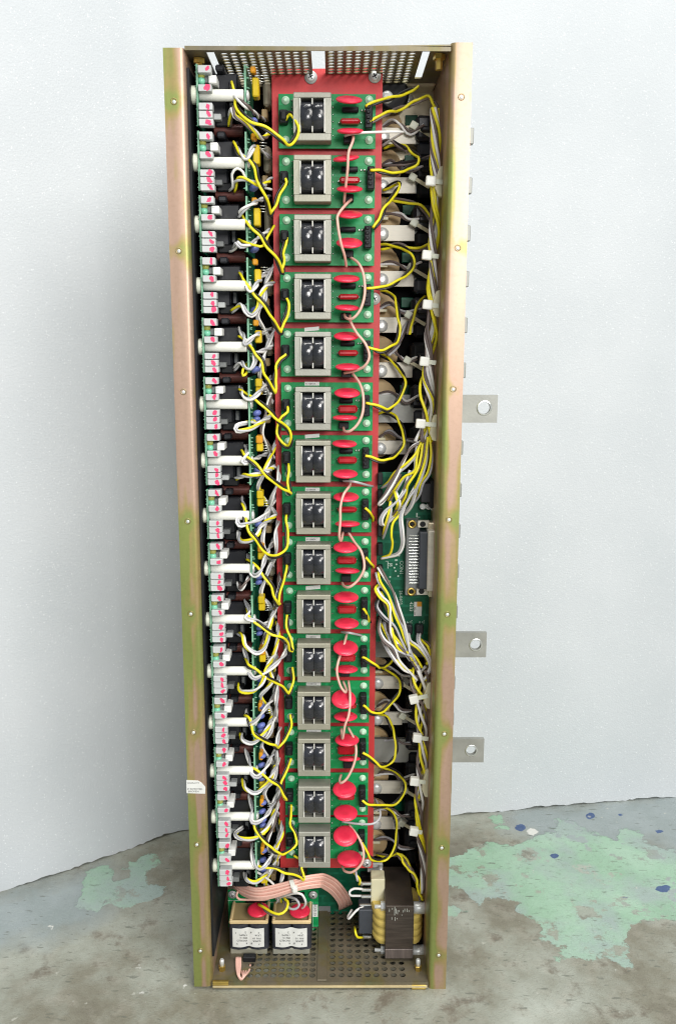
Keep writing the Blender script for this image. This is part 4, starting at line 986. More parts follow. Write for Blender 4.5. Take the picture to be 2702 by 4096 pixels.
YL = [('A', [(720, 470), (755, 600), (790, 710), (900, 810), (1050, 890), (1175, 985), (1235, 1030), (1300, 965), (1325, 870), (1300, 790), (1245, 742), (1205, 800)]),
      ('A', [(745, 1010), (800, 1125), (890, 1165), (945, 1230), (965, 1330), (1020, 1460), (1057, 1585), (1077, 1658), (1115, 1590), (1150, 1470), (1215, 1365), (1200, 1310)]),
      ('C', [(690, 110), (730, 190), (800, 250), (880, 310), (930, 400), (1000, 490), (1050, 600), (1072, 655), (1085, 560), (1070, 480), (1095, 390), (1105, 340)]),
      ('C', [(690, 660), (720, 730), (820, 840), (900, 915), (950, 990), (1000, 1100), (1062, 1195), (1078, 1100), (1110, 1030), (1125, 920), (1110, 865)]),
      ('C', [(690, 1220), (750, 1290), (830, 1370), (900, 1450), (915, 1560), (960, 1660), (1007, 1730), (1002, 1610), (1020, 1500), (1060, 1430), (1110, 1395), (1098, 1350)]),
      ('E', [(620, 180), (690, 230), (790, 280), (900, 370), (970, 460), (1050, 530), (1085, 620), (1060, 690), (1000, 660), (965, 570), (990, 450), (1050, 380), (1040, 330)]),
      ('E', [(650, 720), (660, 770), (750, 835), (850, 930), (950, 1010), (1050, 1085), (1080, 1110), (1062, 1010), (1055, 900), (1048, 840)]),
      ('E', [(650, 1200), (660, 1280), (690, 1420), (770, 1510), (830, 1600), (900, 1670), (980, 1662), (1035, 1600), (1045, 1490), (1040, 1370), (1052, 1300)]),
      ('G', [(690, 180), (770, 245), (860, 340), (920, 420), (935, 520), (960, 580), (982, 570), (968, 500), (1000, 390), (1050, 280), (1055, 215)]),
      ('G', [(680, 620), (700, 690), (800, 755), (900, 830), (1000, 880), (1050, 930), (1088, 990), (1070, 870), (1050, 760), (1058, 670)]),
      ('G', [(680, 1070), (700, 1130), (790, 1170), (870, 1230), (980, 1290), (1062, 1385), (1098, 1270), (1085, 1140)]),
      ('I', [(630, 40), (660, 90), (700, 200), (780, 260), (880, 310), (925, 345), (980, 260), (1030, 150), (1040, 40)]),
      ('I', [(660, 490), (720, 545), (820, 610), (940, 680), (990, 800), (955, 690), (970, 590), (1000, 520), (1030, 430)]),
      ('I', [(680, 880), (700, 1010), (760, 1120), (830, 1200), (890, 1270), (960, 1285), (1040, 1240), (1090, 1180), (1080, 1100), (1032, 1010), (1030, 850)]),
      ('I', [(690, 1380), (780, 1400), (900, 1412), (980, 1450), (1100, 1500), (1150, 1512), (1122, 1420), (1130, 1360), (1070, 1298)])]
def ylabel(i):
    if i == 5: return 'yellow and black lead making a full loop over the red panel edge'
    if i == 0: return 'topmost yellow and black lead, curling round under the topmost plug'
    if i == 14: return 'lowest yellow and black lead, hanging over the pink ribbon'
    return f'yellow and black lead crossing the red edge into the {ORD[i]} transformer board plug'
for i, (t_, pts) in enumerate(YL):
    n = len(pts); ks = [.030, .014, .012, .016, .030, .041, .047, .051] if i not in (5,) else [.03, .014, .014, .028, .037, .042, .043, .049]
    lead('twisted_lead', ylabel(i), 'wire lead', 'yellow and black leads to the transformer boards', path(t_, pts, ks), [YEL, BLKW], turn=rnd.uniform(.045, .065), phase=rnd.uniform(-.6, 1.2), r=.00114)
WL = [[('A', [(690, 565), (760, 600), (870, 690), (950, 760), (1020, 810)], [WHT, BRNW]), ('A', [(715, 860), (720, 760), (740, 700), (760, 770), (850, 830), (930, 905), (1000, 970), (1060, 935)], [WHT, YEL, BRNW])],
      [('A', [(760, 1040), (830, 1120), (870, 1150), (920, 1060), (960, 1060), (1090, 1160)], [WHT, GRY]), ('A', [(710, 1440), (740, 1400), (735, 1290), (780, 1240), (830, 1270), (860, 1330), (950, 1390), (1090, 1430)], [WHT]), ('A', [(760, 1440), (770, 1350), (830, 1332), (900, 1355), (1010, 1390), (1085, 1330)], [YEL, GRY])],
      [('C', [(700, 160), (690, 130), (720, 90), (800, 40), (880, 0), (960, -30)], [WHT, GRY]), ('C', [(610, 460), (650, 420), (665, 380), (700, 415), (790, 400), (860, 340), (960, 270)], [WHT, GRY]), ('C', [(680, 350), (730, 375), (840, 410), (900, 410), (940, 330), (1000, 230)], [YEL])],
      [('C', [(700, 640), (740, 770), (790, 822), (840, 760), (900, 680), (980, 610)], [WHT, GRY]), ('C', [(620, 1000), (700, 940), (745, 1000), (800, 1035), (855, 970), (870, 880), (920, 780), (990, 740)], [WHT, YEL, GRY])],
      [('C', [(680, 1150), (740, 1240), (740, 1290), (830, 1215), (900, 1190), (980, 1155)], [WHT, GRY]), ('C', [(640, 1520), (700, 1455), (740, 1500), (790, 1515), (830, 1440), (820, 1385), (900, 1350), (980, 1315)], [WHT, GRY]), ('C', [(770, 1450), (720, 1520), (720, 1575), (755, 1545), (780, 1450)], [YEL])],
      [('E', [(630, 150), (655, 235), (720, 262), (800, 200), (860, 140), (910, 60)], [WHT, GRY]), ('E', [(780, 465), (700, 468), (600, 500), (600, 545), (700, 535), (790, 485), (850, 445), (915, 400)], [WHT, YEL, GRY])],
      [('E', [(680, 670), (690, 750), (650, 820), (700, 830), (800, 780), (930, 730)], [WHT, GRY]), ('E', [(590, 970), (660, 945), (720, 945), (800, 930), (880, 900), (935, 865)], [WHT, YEL, GRY])],
      [('E', [(640, 1140), (665, 1250), (605, 1330), (620, 1390), (700, 1375), (820, 1325), (880, 1250), (910, 1170), (945, 1060)], [WHT, GRY]), ('E', [(610, 1450), (630, 1530), (700, 1532), (780, 1480), (820, 1395), (945, 1300)], [WHT, YEL, GRY])],
      [('G', [(700, 130), (720, 280), (765, 320), (820, 265), (855, 150), (900, 60), (935, -20)], [WHT, GRY]), ('G', [(610, 380), (635, 440), (700, 350), (730, 310)], [WHT, BRNW])],
      [('G', [(670, 540), (715, 640), (680, 700), (760, 722), (850, 755), (905, 700), (945, 600)], [WHT, GRY]), ('G', [(610, 840), (650, 860), (680, 950), (770, 1015), (850, 960), (885, 830), (910, 700), (950, 600)], [WHT, YEL, GRY])],
      [('G', [(660, 970), (700, 1100), (710, 1190), (760, 1240), (850, 1190), (960, 1100), (1035, 1000), (1030, 880), (950, 745)], [WHT, GRY]), ('G', [(610, 1290), (635, 1355), (750, 1352), (830, 1270), (860, 1150), (910, 1070), (950, 980)], [WHT, YEL])],
      [('I', [(640, 0), (650, 120), (720, 100), (800, 0), (870, -100), (905, -230)], [WHT, GRY]), ('I', [(590, 210), (610, 275), (690, 295), (770, 240), (830, 160), (870, 60)], [WHT, YEL, GRY])],
      [('I', [(630, 350), (670, 480), (690, 575), (740, 600), (800, 540), (860, 430), (905, 340), (910, 230)], [WHT, GRY]), ('I', [(600, 620), (635, 705), (710, 745), (780, 705), (850, 620), (910, 480)], [WHT, YEL, GRY])],
      [('I', [(660, 760), (690, 880), (680, 980), (720, 1012), (800, 965), (870, 860), (920, 720), (920, 630)], [WHT, GRY]), ('I', [(605, 1050), (540, 1115), (600, 1155), (700, 1150), (800, 1090), (860, 990), (905, 860)], [WHT, YEL, GRY])],
      [('I', [(690, 1190), (690, 1290), (710, 1390), (760, 1430), (830, 1370), (885, 1260), (930, 1130), (912, 1000)], [WHT, GRY]), ('I', [(620, 1460), (650, 1525), (720, 1545), (800, 1485), (845, 1420)], [WHT, YEL, GRY])]]
for i, ls in enumerate(WL):
    for j, (t_, pts, cols) in enumerate(ls):
        where = ['arching over the nylon rod end of', 'drooping below the nylon rod of', 'curling short beside'][j]
        what = 'white and grey lead' if cols[0] is WHT and len(cols) == 2 else 'white, yellow and grey lead' if len(cols) == 3 else 'single white wire' if cols == [WHT] else 'yellow wire' if cols[0] is YEL else 'white lead'
        lead('signal_lead', f'{what} {where} the {ORD[i] if 0 < i < 14 else "topmost" if i == 0 else "lowest"} control module', 'wire lead', 'white leads on the control modules',
             path(t_, pts, [.040, .018, .012, .016, .05, .088] if j == 0 else [.034, .016, .014, .02, .06]), cols, r=.00114, turn=rnd.uniform(.035, .055), phase=rnd.uniform(0, 6))
# further white and grey leads hanging down between the outer boards and the red panel
for i in range(15):
    ys = YS[i]; pd = (YS[i + 1] - YS[i]) if i < 14 else 150
    f = i / 14; xa = 1030 + 42 * f; xb = 1098 + 30 * f; j = lambda s=10: rnd.uniform(-s, s)
    for q in range(0 if i < 3 else 1 if i < 6 else 2):
        cols = [[WHT, GRY], [WHT, BRNW], [WHT, YEL, GRY], [GRY, WHT]][(i + q) % 4]
        pts = [(xb - 6 + j(8), ys - .35 * pd + q * 30), (xb - 30 + j(14), ys - .05 * pd + q * 40), (xa + 20 + j(14), ys + .22 * pd), (xa - 8 + j(10), ys + .5 * pd), (xa + 18 + j(10), ys + .72 * pd), (xb - 14 + j(10), ys + .98 * pd)]
        if q: pts = [(xb - 2 + j(8), ys + .05 * pd), (xb - 4 + j(8), ys + .35 * pd), (xb - 16 + j(10), ys + .7 * pd), (xb - 26 + j(12), ys + 1.0 * pd)]
        lead('hanging_lead', ('white and dull lead sagging behind the yellow one beside the ' if q == 0 else 'short white and dull lead hanging against the red edge beside the ') + (ORD[i] if 0 < i < 14 else 'topmost' if i == 0 else 'lowest') + ' control module',
             'wire lead', 'leads hanging between modules and red panel', path('P', pts, [.075, .05, .04, .045, .07]), cols, r=.00112, turn=rnd.uniform(.04, .06), phase=rnd.uniform(0, 6))
YR = [('B', [(470, 685), (600, 640), (740, 600), (850, 550), (940, 515)], [.049, .053, .068, .08]), 
      ('B', [(515, 1245), (640, 1275), (740, 1292), (850, 1235), (930, 1200), (952, 1140), (900, 1100), (800, 1040), (640, 1060)], [.048, .053, .066, .07, .085, .1]),
      ('D', [(430, 255), (490, 180), (520, 100), (570, 10), (630, -70), (665, -140), (630, -150), (520, -90)], [.048, .052, .066, .08, .097]),
      ('D', [(370, 780), (490, 790), (600, 760), (720, 670), (785, 590), (770, 490), (700, 430), (600, 405), (480, 412)], [.048, .052, .066, .07, .085, .1]),
      ('D', [(385, 1310), (490, 1360), (580, 1325), (640, 1260), (660, 1150), (652, 1000), (630, 900), (570, 840), (470, 808)], [.048, .052, .066, .07, .085, .1]),
      ('F', [(300, 285), (430, 340), (500, 362), (570, 290), (625, 180), (645, 90), (610, 10), (540, -70), (410, -150)], [.048, .052, .066, .07, .085, .1]),
      ('F', [(290, 765), (430, 820), (510, 795), (580, 740), (640, 640), (625, 520), (570, 430), (490, 385), (390, 390)], [.048, .052, .066, .07, .085, .1]),
      ('F', [(290, 1230), (335, 1300), (370, 1365), (355, 1400), (310, 1415)], [.048, .052, .075, .09, .1]), ('H', [(285, 160), (340, 225), (365, 240), (350, 275), (310, 290)], [.048, .052, .075, .09, .1]), ('H', [(270, 610), (300, 680), (340, 755), (370, 768), (330, 800)], [.048, .052, .075, .09, .1]),
      ('H', [(260, 1050), (380, 1125), (460, 1130), (535, 1075)], [.048, .053, .07, .08]),
      ('H', [(270, 1480), (340, 1550), (420, 1552), (500, 1480), (590, 1370), (610, 1270), (540, 1190), (390, 1140)], [.048, .052, .066, .07, .085, .1]),
      ('J', [(270, 375), (340, 440), (430, 500), (520, 465), (570, 370), (565, 260), (520, 140), (470, 50), (370, 20)], [.048, .052, .066, .07, .085, .1]),
      ('J', [(270, 800), (330, 850), (440, 862), (560, 835), (640, 720), (625, 610), (545, 540), (440, 505)], [.048, .052, .066, .07, .085, .1]),
      ('J', [(240, 1170), (310, 1290), (370, 1342), (460, 1340), (545, 1270), (575, 1150), (555, 970), (490, 890), (390, 850)], [.048, .052, .066, .07, .085, .1])]
for i, (t_, pts, ks) in enumerate(YR):
    lead('twisted_lead', (f'yellow and black lead looping out of the {ORD[i]} transformer board towards the busbars' if 0 < i < 14 else 'yellow and black lead from the topmost transformer board to the round sensor' if i == 0 else 'yellow and black lead looping out of the lowest transformer board'),
         'wire lead', 'yellow and black leads to the busbars', path(t_, pts, ks), [YEL, BLKW], turn=rnd.uniform(.045, .065), phase=rnd.uniform(-.8, .8), r=.00114)
lead('twisted_lead', 'yellow and brown lead bending over in front of the cream inner plate', 'wire lead', None, path('B', [(510, 830), (640, 760), (700, 735), (790, 700), (960, 630), (1040, 605), (1100, 680), (1120, 740)], [.051, .058, .08, .07, .05]), [YEL, BRNW], turn=.05)
for lab, t_, pts in (('dark lead lying across the gap under the topmost strip', 'B', [(620, 1010), (700, 990), (760, 1030), (840, 1075)]), ('brown wires bunched under the second busbar strip', 'B', [(620, 1225), (760, 1200), (860, 1190), (1050, 1140)]),
                     ('brown and yellow lead under the third transformer board', 'D', [(500, 440), (650, 400), (780, 440), (850, 440), (930, 405)]), ('loose yellow lead reaching the harness from the second strip', 'D', [(560, -10), (700, 10), (830, 40), (900, 110), (940, 170)]),
                     ('yellow and grey lead slanting from the harness to the fifth strip', 'D', [(900, 870), (850, 920), (800, 1010), (760, 1120), (745, 1200)]), ('grey lead dropping behind the fifth busbar strip', 'D', [(740, 1100), (700, 1190), (660, 1290), (560, 1390)]),
                     ('dark lead behind the foot of the red panel', 'J', [(390, 1290), (500, 1310), (590, 1300), (650, 1340), (720, 1460), (760, 1560)])):
    lead('loose_lead', lab, 'wire lead', 'dull leads in the gaps', path(t_, pts, [.098, .088, .085, .075]), [YEL, BRNW] if 'yellow' in lab or 'foot' in lab else [BRNW, GRY] if 'grey' in lab else [BRNW, BLKW], turn=.06, phase=rnd.uniform(0, 6))
for j, y in enumerate(ly):
    f = (y - 480) / 2900; x0 = 1534 - 30 * f; x1 = 1665 - 40 * f; e = lambda s=12: rnd.uniform(-s, s)
    pts = [(x0 - 20, y + 30 + e()), (x0 + 30, y + 10 + e()), (x0 + 70, y + 22 + e()), (x1 - 25, y + 44 + e()), (x1 + 30, y + 30 + e(20))]
    lead('gap_lead', f'brown and pale lead crossing a busbar gap, {ORD[j] if 0 < j < 13 else "topmost" if j == 0 else "lowest"} of its kind from the top', 'wire lead', 'brown leads in the gaps', path('P', pts, [.108, .1, .094, .09]), [[BRNW, WHT], [BRNW, GRY], [WHT, BRNW]][j % 3], r=.0012, turn=.05, phase=rnd.uniform(0, 6))
# pink and grey jumpers over the discs
JP = [('B', [(355, 935), (365, 965), (350, 1020), (320, 1100), (312, 1250), (295, 1400), (280, 1555)]), ('B', [(350, 1515), (300, 1560), (230, 1650), (222, 1720), (250, 1900), (285, 2020), (302, 2125)]),
      ('D', [(225, 512), (300, 570), (345, 680), (352, 850), (310, 990), (240, 1065), (185, 1055), (172, 1025)]), ('D', [(222, 1030), (225, 1085), (280, 1190), (360, 1290), (395, 1400), (355, 1485), (270, 1530), (170, 1552)]),
      ('F', [(170, 20), (240, 120), (272, 230), (268, 380), (220, 490), (150, 550), (105, 545), (95, 515)]), ('F', [(158, 1010), (150, 1040), (100, 1110), (70, 1220), (68, 1350), (58, 1490), (75, 1530), (92, 1455)]),
      ('F', [(140, 1455), (200, 1550), (252, 1620), (280, 1720), (275, 1800), (220, 1890), (150, 1945), (100, 1935), (85, 1905)]), ('H', [(125, 845), (95, 960), (50, 1090), (38, 1190), (70, 1310), (112, 1365), (118, 1335), (92, 1265)]),
      ('H', [(140, 1262), (155, 1400), (145, 1560), (110, 1660), (88, 1780), (75, 1690)]), ('J', [(138, 158), (190, 260), (210, 370), (188, 490), (130, 610), (75, 655), (62, 630), (75, 580)]),
      ('J', [(148, 1030), (230, 1140), (275, 1260), (262, 1370), (180, 1450), (110, 1445), (85, 1400)])]
jl = ['crossing from the topmost to the second transformer board', 'bowed across the third transformer board', 'bowed across the fourth transformer board', 'bowed across the fifth transformer board', 'bowed across the sixth transformer board', 'hanging over the eighth transformer board',
      'bowed across the ninth transformer board', 'hanging over the eleventh transformer board', 'joining the twelfth and thirteenth transformer boards', 'bowed across the thirteenth transformer board', 'hooking under the disc of the lowest transformer board']
for (t_, pts), l in zip(JP, jl): lead('jumper_wire', 'pink jumper wire ' + l, 'wire', 'pink jumper wires over the discs', path(t_, pts, [.055, .036, .031, .033, .051]), [PNKW], r=.00128)
for t_, pts, l in (('B', [(290, 950), (330, 935), (450, 920), (650, 913), (785, 913), (800, 925), (700, 985), (620, 1040)], 'grey wire running straight out of the topmost board and folding back'),
                   ('F', [(95, 992), (200, 1003), (300, 1030), (395, 1052)], 'grey wire running out under the seventh transformer board'), ('H', [(80, 825), (150, 832), (230, 850), (300, 866)], 'grey wire above the large disc of the eleventh transformer board'),
                   ('J', [(85, 1000), (250, 1022), (370, 1015), (425, 950), (410, 860), (380, 800)], 'grey wire looping beside the fourteenth transformer board')):
    lead('grey_wire', l, 'wire', 'grey wires from the transformer boards', path(t_, pts, [.051, .037, .052, .08]), [GRY if t_ != 'B' else WHT], r=.00115)

# ---------------------------------------------------------------- harnesses
def harness(lab, center, cols, rad, turn, r=.00125, flat=.9):
    c = catmull([p[0] for p in center], .004); n = len(c); R = [p[1] for p in center]
    t = thing('wire_harness', lab, 'wire harness', c[0]); nm = {id(YEL): 'yellow_wire', id(WHT): 'white_wire', id(GRY): 'grey_wire', id(BRNW): 'brown_wire', id(BLKW): 'black_wire'}
    L = [0.0]
    for i in range(1, n): L.append(L[-1] + (c[i] - c[i - 1]).length)
    for k, m_ in enumerate(cols):
        ph = 2 * math.pi * k / len(cols) + rnd.uniform(-.3, .3); pts = []; rf = rnd.uniform(.55, 1.1); tn = turn * rnd.uniform(.85, 1.2)
        for i, p in enumerate(c):
            u = L[i] / L[-1] * (len(R) - 1); j = min(int(u), len(R) - 2); rad_ = (R[j] * (1 - u + j) + R[j + 1] * (u - j)) * rf
            a = ph + 2 * math.pi * L[i] / tn
            pts.append(p + Vector((math.cos(a) * rad_, math.sin(a) * rad_ * flat, 0)))
        MB().tube(pts, r, 7).build(nm[id(m_)], m_, t)
H1 = [('B', 1085, 700), ('B', 1100, 880), ('B', 1098, 1050), ('B', 1100, 1200), ('B', 1100, 1360), ('B', 1085, 1560), ('D', 975, 200), ('D', 970, 495), ('D', 965, 700), ('D', 948, 938), ('D', 942, 1200), ('D', 935, 1440), ('F', 848, 120), ('F', 850, 300), ('F', 832, 480), ('F', 800, 640)]
rads = [.0030, .0036, .0042, .0036, .0026, .0042, .0044, .0030, .0046, .0030, .0056, .0032, .0062, .0068, .0036, .008]
harness('long twisted harness of yellow, white and brown wires down the upper chassis wall', [(zp(t_, x, y, .044), r_) for (t_, x, y), r_ in zip(H1, rads)], [YEL, WHT, BRNW, YEL, WHT, BRNW, YEL, WHT, BRNW], None, .085, r=.0014)
H2 = [('H', 790, 1150), ('H', 770, 1300), ('H', 790, 1430), ('J', 790, 60), ('J', 805, 250), ('J', 800, 430), ('J', 785, 640), ('J', 775, 850), ('J', 772, 1085), ('J', 800, 1250), ('J', 812, 1400), ('J', 805, 1560), ('L', 1135, 470)]
rads = [.009, .008, .005, .0056, .0034, .0056, .0034, .0046, .0028, .0032, .0028, .0022, .0012]
harness('twisted harness of yellow, white and brown wires down the lower chassis wall', [(zp(t_, x, y, .044), r_) for (t_, x, y), r_ in zip(H2, rads)], [YEL, WHT, BRNW, YEL, WHT, BRNW], None, .085, r=.0014)
# fan of leads from the harness to the interface board, one lead per row of pins
FAN = [(480, 900, 'F', (640, 830)), ]
fan_up = [('F', [(790, 640), (740, 760), (660, 850), (560, 930), (500, 1010), (445, 1050)], [YEL, GRY]), ('F', [(800, 640), (700, 700), (620, 840), (560, 960), (470, 1120), (420, 1180), (415, 1195), (440, 1190), (540, 1060), (600, 930)], [WHT, BRNW]),
          ('F', [(770, 640), (745, 780), (730, 900), (640, 960), (560, 1080), (500, 1180)], [YEL, GRY]), ('F', [(820, 600), (800, 780), (760, 900), (660, 1030), (640, 1130), (560, 1280), (470, 1380)], [YEL, BRNW]),
          ('F', [(840, 600), (830, 800), (790, 950), (740, 1080), (700, 1210), (640, 1290)], [YEL, WHT, GRY]), ('F', [(860, 590), (885, 760), (860, 920), (800, 1010), (770, 1120), (700, 1220)], [GRY, YEL]),
          ('F', [(700, 900), (640, 1080), (560, 1190), (470, 1270), (430, 1350), (450, 1390), (540, 1320), (640, 1220)], [WHT, GRY]), ('F', [(760, 1020), (690, 1130), (640, 1230), (610, 1320), (620, 1450), (625, 1560), (590, 1640), (510, 1670), (440, 1690)], [WHT, GRY]),
          ('F', [(700, 1120), (620, 1270), (540, 1370), (525, 1480), (535, 1560), (510, 1650), (440, 1680)], [YEL]), ('F', [(520, 1180), (510, 1280), (480, 1390), (450, 1500)], [GRY, YEL]), ('F', [(560, 1090), (590, 1200), (560, 1290)], [WHT, YEL])]
uplab = ['topmost of the upper fan', 'hooking back by the board corner', 'between the first two hooks', 'long yellow curve past the middle', 'nearest the wall in three strands', 'outermost grey sweep by the connector', 'open white loop half way down', 'long white bow beside the big connector', 'long yellow drop to the eighth pin', 'thin pair behind the white loop', 'short pair behind the yellow curve']
for (t_, pts, cols), l in zip(fan_up, uplab): lead('fan_lead', f'lead fanning from the harness onto the interface board, {l}', 'wire lead', 'leads fanning onto the interface board', path(t_, pts, [.044, .040, .040, .047, .060]), cols, r=.00118, turn=.12, phase=rnd.uniform(0, 6))
fan_dn = [('H', [(410, 240), (470, 340), (540, 460), (590, 620), (640, 780), (670, 900), (690, 1010)], [WHT, BRNW]), ('H', [(395, 290), (420, 380), (500, 500), (560, 660), (620, 790), (660, 920), (740, 1080)], [YEL, GRY]),
          ('H', [(425, 400), (390, 440), (430, 510), (500, 580), (510, 700), (530, 840), (620, 960), (700, 1080)], [WHT, YEL]), ('H', [(430, 470), (470, 570), (515, 690), (525, 830), (580, 960), (690, 1030), (755, 1120)], [YEL, BRNW]),
          ('H', [(410, 520), (390, 600), (450, 690), (540, 770), (600, 880), (660, 990)], [BLKW, GRY]), ('H', [(425, 690), (415, 800), (460, 900), (540, 970), (590, 1080), (680, 1170), (760, 1250)], [WHT, BRNW]),
          ('H', [(440, 740), (490, 860), (540, 960), (640, 1010), (720, 1040), (790, 1150)], [YEL, GRY]), ('H', [(480, 720), (490, 820), (570, 920), (650, 1000), (740, 1120), (800, 1260)], [WHT, BRNW]),
          ('H', [(670, 840), (690, 910), (760, 960), (840, 1060), (870, 1160), (820, 1260)], [WHT, YEL]), ('H', [(770, 840), (770, 910), (830, 1000), (875, 1090), (850, 1200)], [WHT, GRY]), ('H', [(790, 890), (860, 950), (880, 1040), (850, 1120)], [YEL, BRNW]),
          ('H', [(440, 880), (500, 990), (570, 1090), (640, 1160), (700, 1180)], [YEL, WHT, GRY])]
dnlab = ['long white pair on top', 'long yellow diagonal', 'white hook under the panel edge', 'yellow S behind the hook', 'black pair crossing over', 'outer white sweep', 'yellow inner sweep', 'white sweep in the middle', 'from the first plug', 'white from the second plug', 'yellow from the second plug', 'lowest, over the busbar']
for (t_, pts, cols), l in zip(fan_dn, dnlab): lead('fan_lead', f'lead dropping from the interface board to the lower harness, {l}', 'wire lead', 'leads running down from the interface board', path(t_, pts, [.058, .046, .041, .042, .042]), cols, r=.00118, turn=.12, phase=rnd.uniform(0, 6))

# ---------------------------------------------------------------- interface board with its connector
YI = .068
T2 = (1480, 1850, 400 / 1188); ORG['T'] = T2
a, b2 = zp('T', 90, 115, YI), zp('T', 690, 2130, YI)
ib = thing('interface_board', 'dark green interface board with a wide ribbed connector by the chassis wall', 'circuit board', ((a.x + b2.x) / 2, YI, b2.z))
MB().box(a.x, b2.x, YI, YI + .0016, b2.z, a.z, .0002).build('board', PCB_DK, ib)
def tb(x0, y0, x1, y1, y_, dep, nm, m_, c=.0006, par=None):
    p0, p1 = zp('T', x0, y0, y_), zp('T', x1, y1, y_); return MB().box(p0.x, p1.x, y_, y_ + dep, p1.z, p0.z, c).build(nm, m_, par or ib)
con = tb(430, 690, 570, 1580, .054, .0138, 'connector', GREYP); 
tb(585, 830, 690, 1510, .044, .02, 'connector_shell', SLATE, .001, con); tb(690, 815, 752, 1535, .037, .02, 'connector_flange', SILVER, .001, con)
tb(565, 690, 700, 775, .050, .004, 'bracket', SILVER, .0004, con); tb(550, 1500, 680, 1575, .050, .004, 'bracket', SILVER, .0004, con); tb(690, 1520, 760, 1600, .046, .014, 'bracket', IVORY, .001, con); tb(690, 720, 760, 810, .046, .014, 'bracket', CREAM, .001, con)
mb = MB()
for q in range(17):
    y = 870 + q * 35.3; p0, p1 = zp('T', 455, y - 6, .0525), zp('T', 582, y + 7, .0525); mb.box(p0.x, p1.x, .0525, .055, p1.z, p0.z, .0003)
mb.build('pin_row', SOLDER, con)
for x, y in ((497, 733), (487, 1535)):
    p = zp('T', x, y, .0535); m2 = MB(); m2.lathe(p, (0, -1, 0), [(0, .0042), (.0008, .0042), (.0008, .0022), (-.0005, .0022)], 16, 0, caps=False); m2.lathe(p + Vector((0, -.0001, 0)), (0, -1, 0), [(0, .0022), (.0001, .001)], 12, 1); m2.build('eyelet', [BRASS, BLACK], con)
for x, y in ((622, 733), (607, 1530)):
    p = zp('T', x, y, .0498); m2 = MB(); m2.lathe(p, (0, -1, 0), [(0, .0028), (.0002, .0026)], 14); m2.build('bracket_hole', BLACK, con)
tb(600, 245, 720, 480, .048, .018, 'small_connector', DARK, .001); tb(705, 210, 770, 540, .048, .018, 'small_connector', BLACK, .001)
for x, y in ((622, 520), (690, 520), (745, 535)):
    p = zp('T', x, y, .060); m2 = MB(); m2.lathe(p, (0, -1, 0), [(0, .0032), (.002, .003), (.002, .0016), (.001, .0015)], 14); m2.build('post', STEEL, ib)
for q in range(9):
    y = 200 + q * 205 + (80 if q > 4 else 0)
    if q == 4: y = 1040
    tb(90, y - 70, 150, y + 66, .058, .01, 'pin_header', BLACK, .0008)
tb(400, 1935, 500, 2050, .060, .008, 'plug', DARK, .001); tb(540, 1935, 630, 2050, .060, .008, 'plug', DARK, .001)
tb(120, 1660, 160, 1700, .060, .008, 'orange_capacitor', OCAP)
st = tb(520, 1655, 608, 1825, YI - .0006, .0005, 'serial_sticker', PAPER, 0); tb(555, 1655, 610, 1712, YI - .0009, .0003, 'orange_patch', OCAP, 0, st)
dn, rt = (0, 0, -1), (1, 0, 0)
text('41108', .0032, zp('T', 540, 1810, YI - .0006), (0, 0, 1), (-1, 0, 0), INK, st)
text('4203', .0048, zp('T', 516, 1800, YI), (0, 0, 1), (-1, 0, 0), SILK, ib) if False else text('4203', .0050, zp('T', 468, 1655, YI), (0, 0, -1), (1, 0, 0), SILK, ib)
text('CON1', .0050, zp('T', 352, 1165, YI), (0, 0, -1), (1, 0, 0), SILK, ib)
text('J8', .0046, zp('T', 225, 1195, YI), (0, 0, -1), (1, 0, 0), SILK, ib)
text('J15', .0044, zp('T', 640, 1885, YI), (-1, 0, 0), (0, 0, -1), SILK, ib); text('J14', .0044, zp('T', 495, 1885, YI), (-1, 0, 0), (0, 0, -1), SILK, ib)
text('26-0403', .0044, zp('T', 345, 1520, YI), (0, 0, -1), (1, 0, 0), SILK, ib)
mb = MB()
for x, y in ((305, 1100), (340, 1105), (300, 1160), (312, 1160), (310, 1210), (285, 1250), (300, 1290), (330, 1350), (235, 1360), (225, 1410)):
    p = zp('T', x, y, YI); mb.lathe(p, (0, -1, 0), [(0, .0010), (.0003, .0008)], 8)
for x0, y0, x1, y1 in ((205, 1170, 212, 1260), (180, 1170, 212, 1176), (395, 1935, 400, 1960), (470, 1940, 500, 1945), (545, 600, 560, 650), (548, 646, 590, 652)):
    p0, p1 = zp('T', x0, y0, YI - .0002), zp('T', x1, y1, YI - .0002); mb.box(p0.x, p1.x, YI - .0002, YI, p1.z, p0.z)
mb.build('printed_marks', SILK, ib)

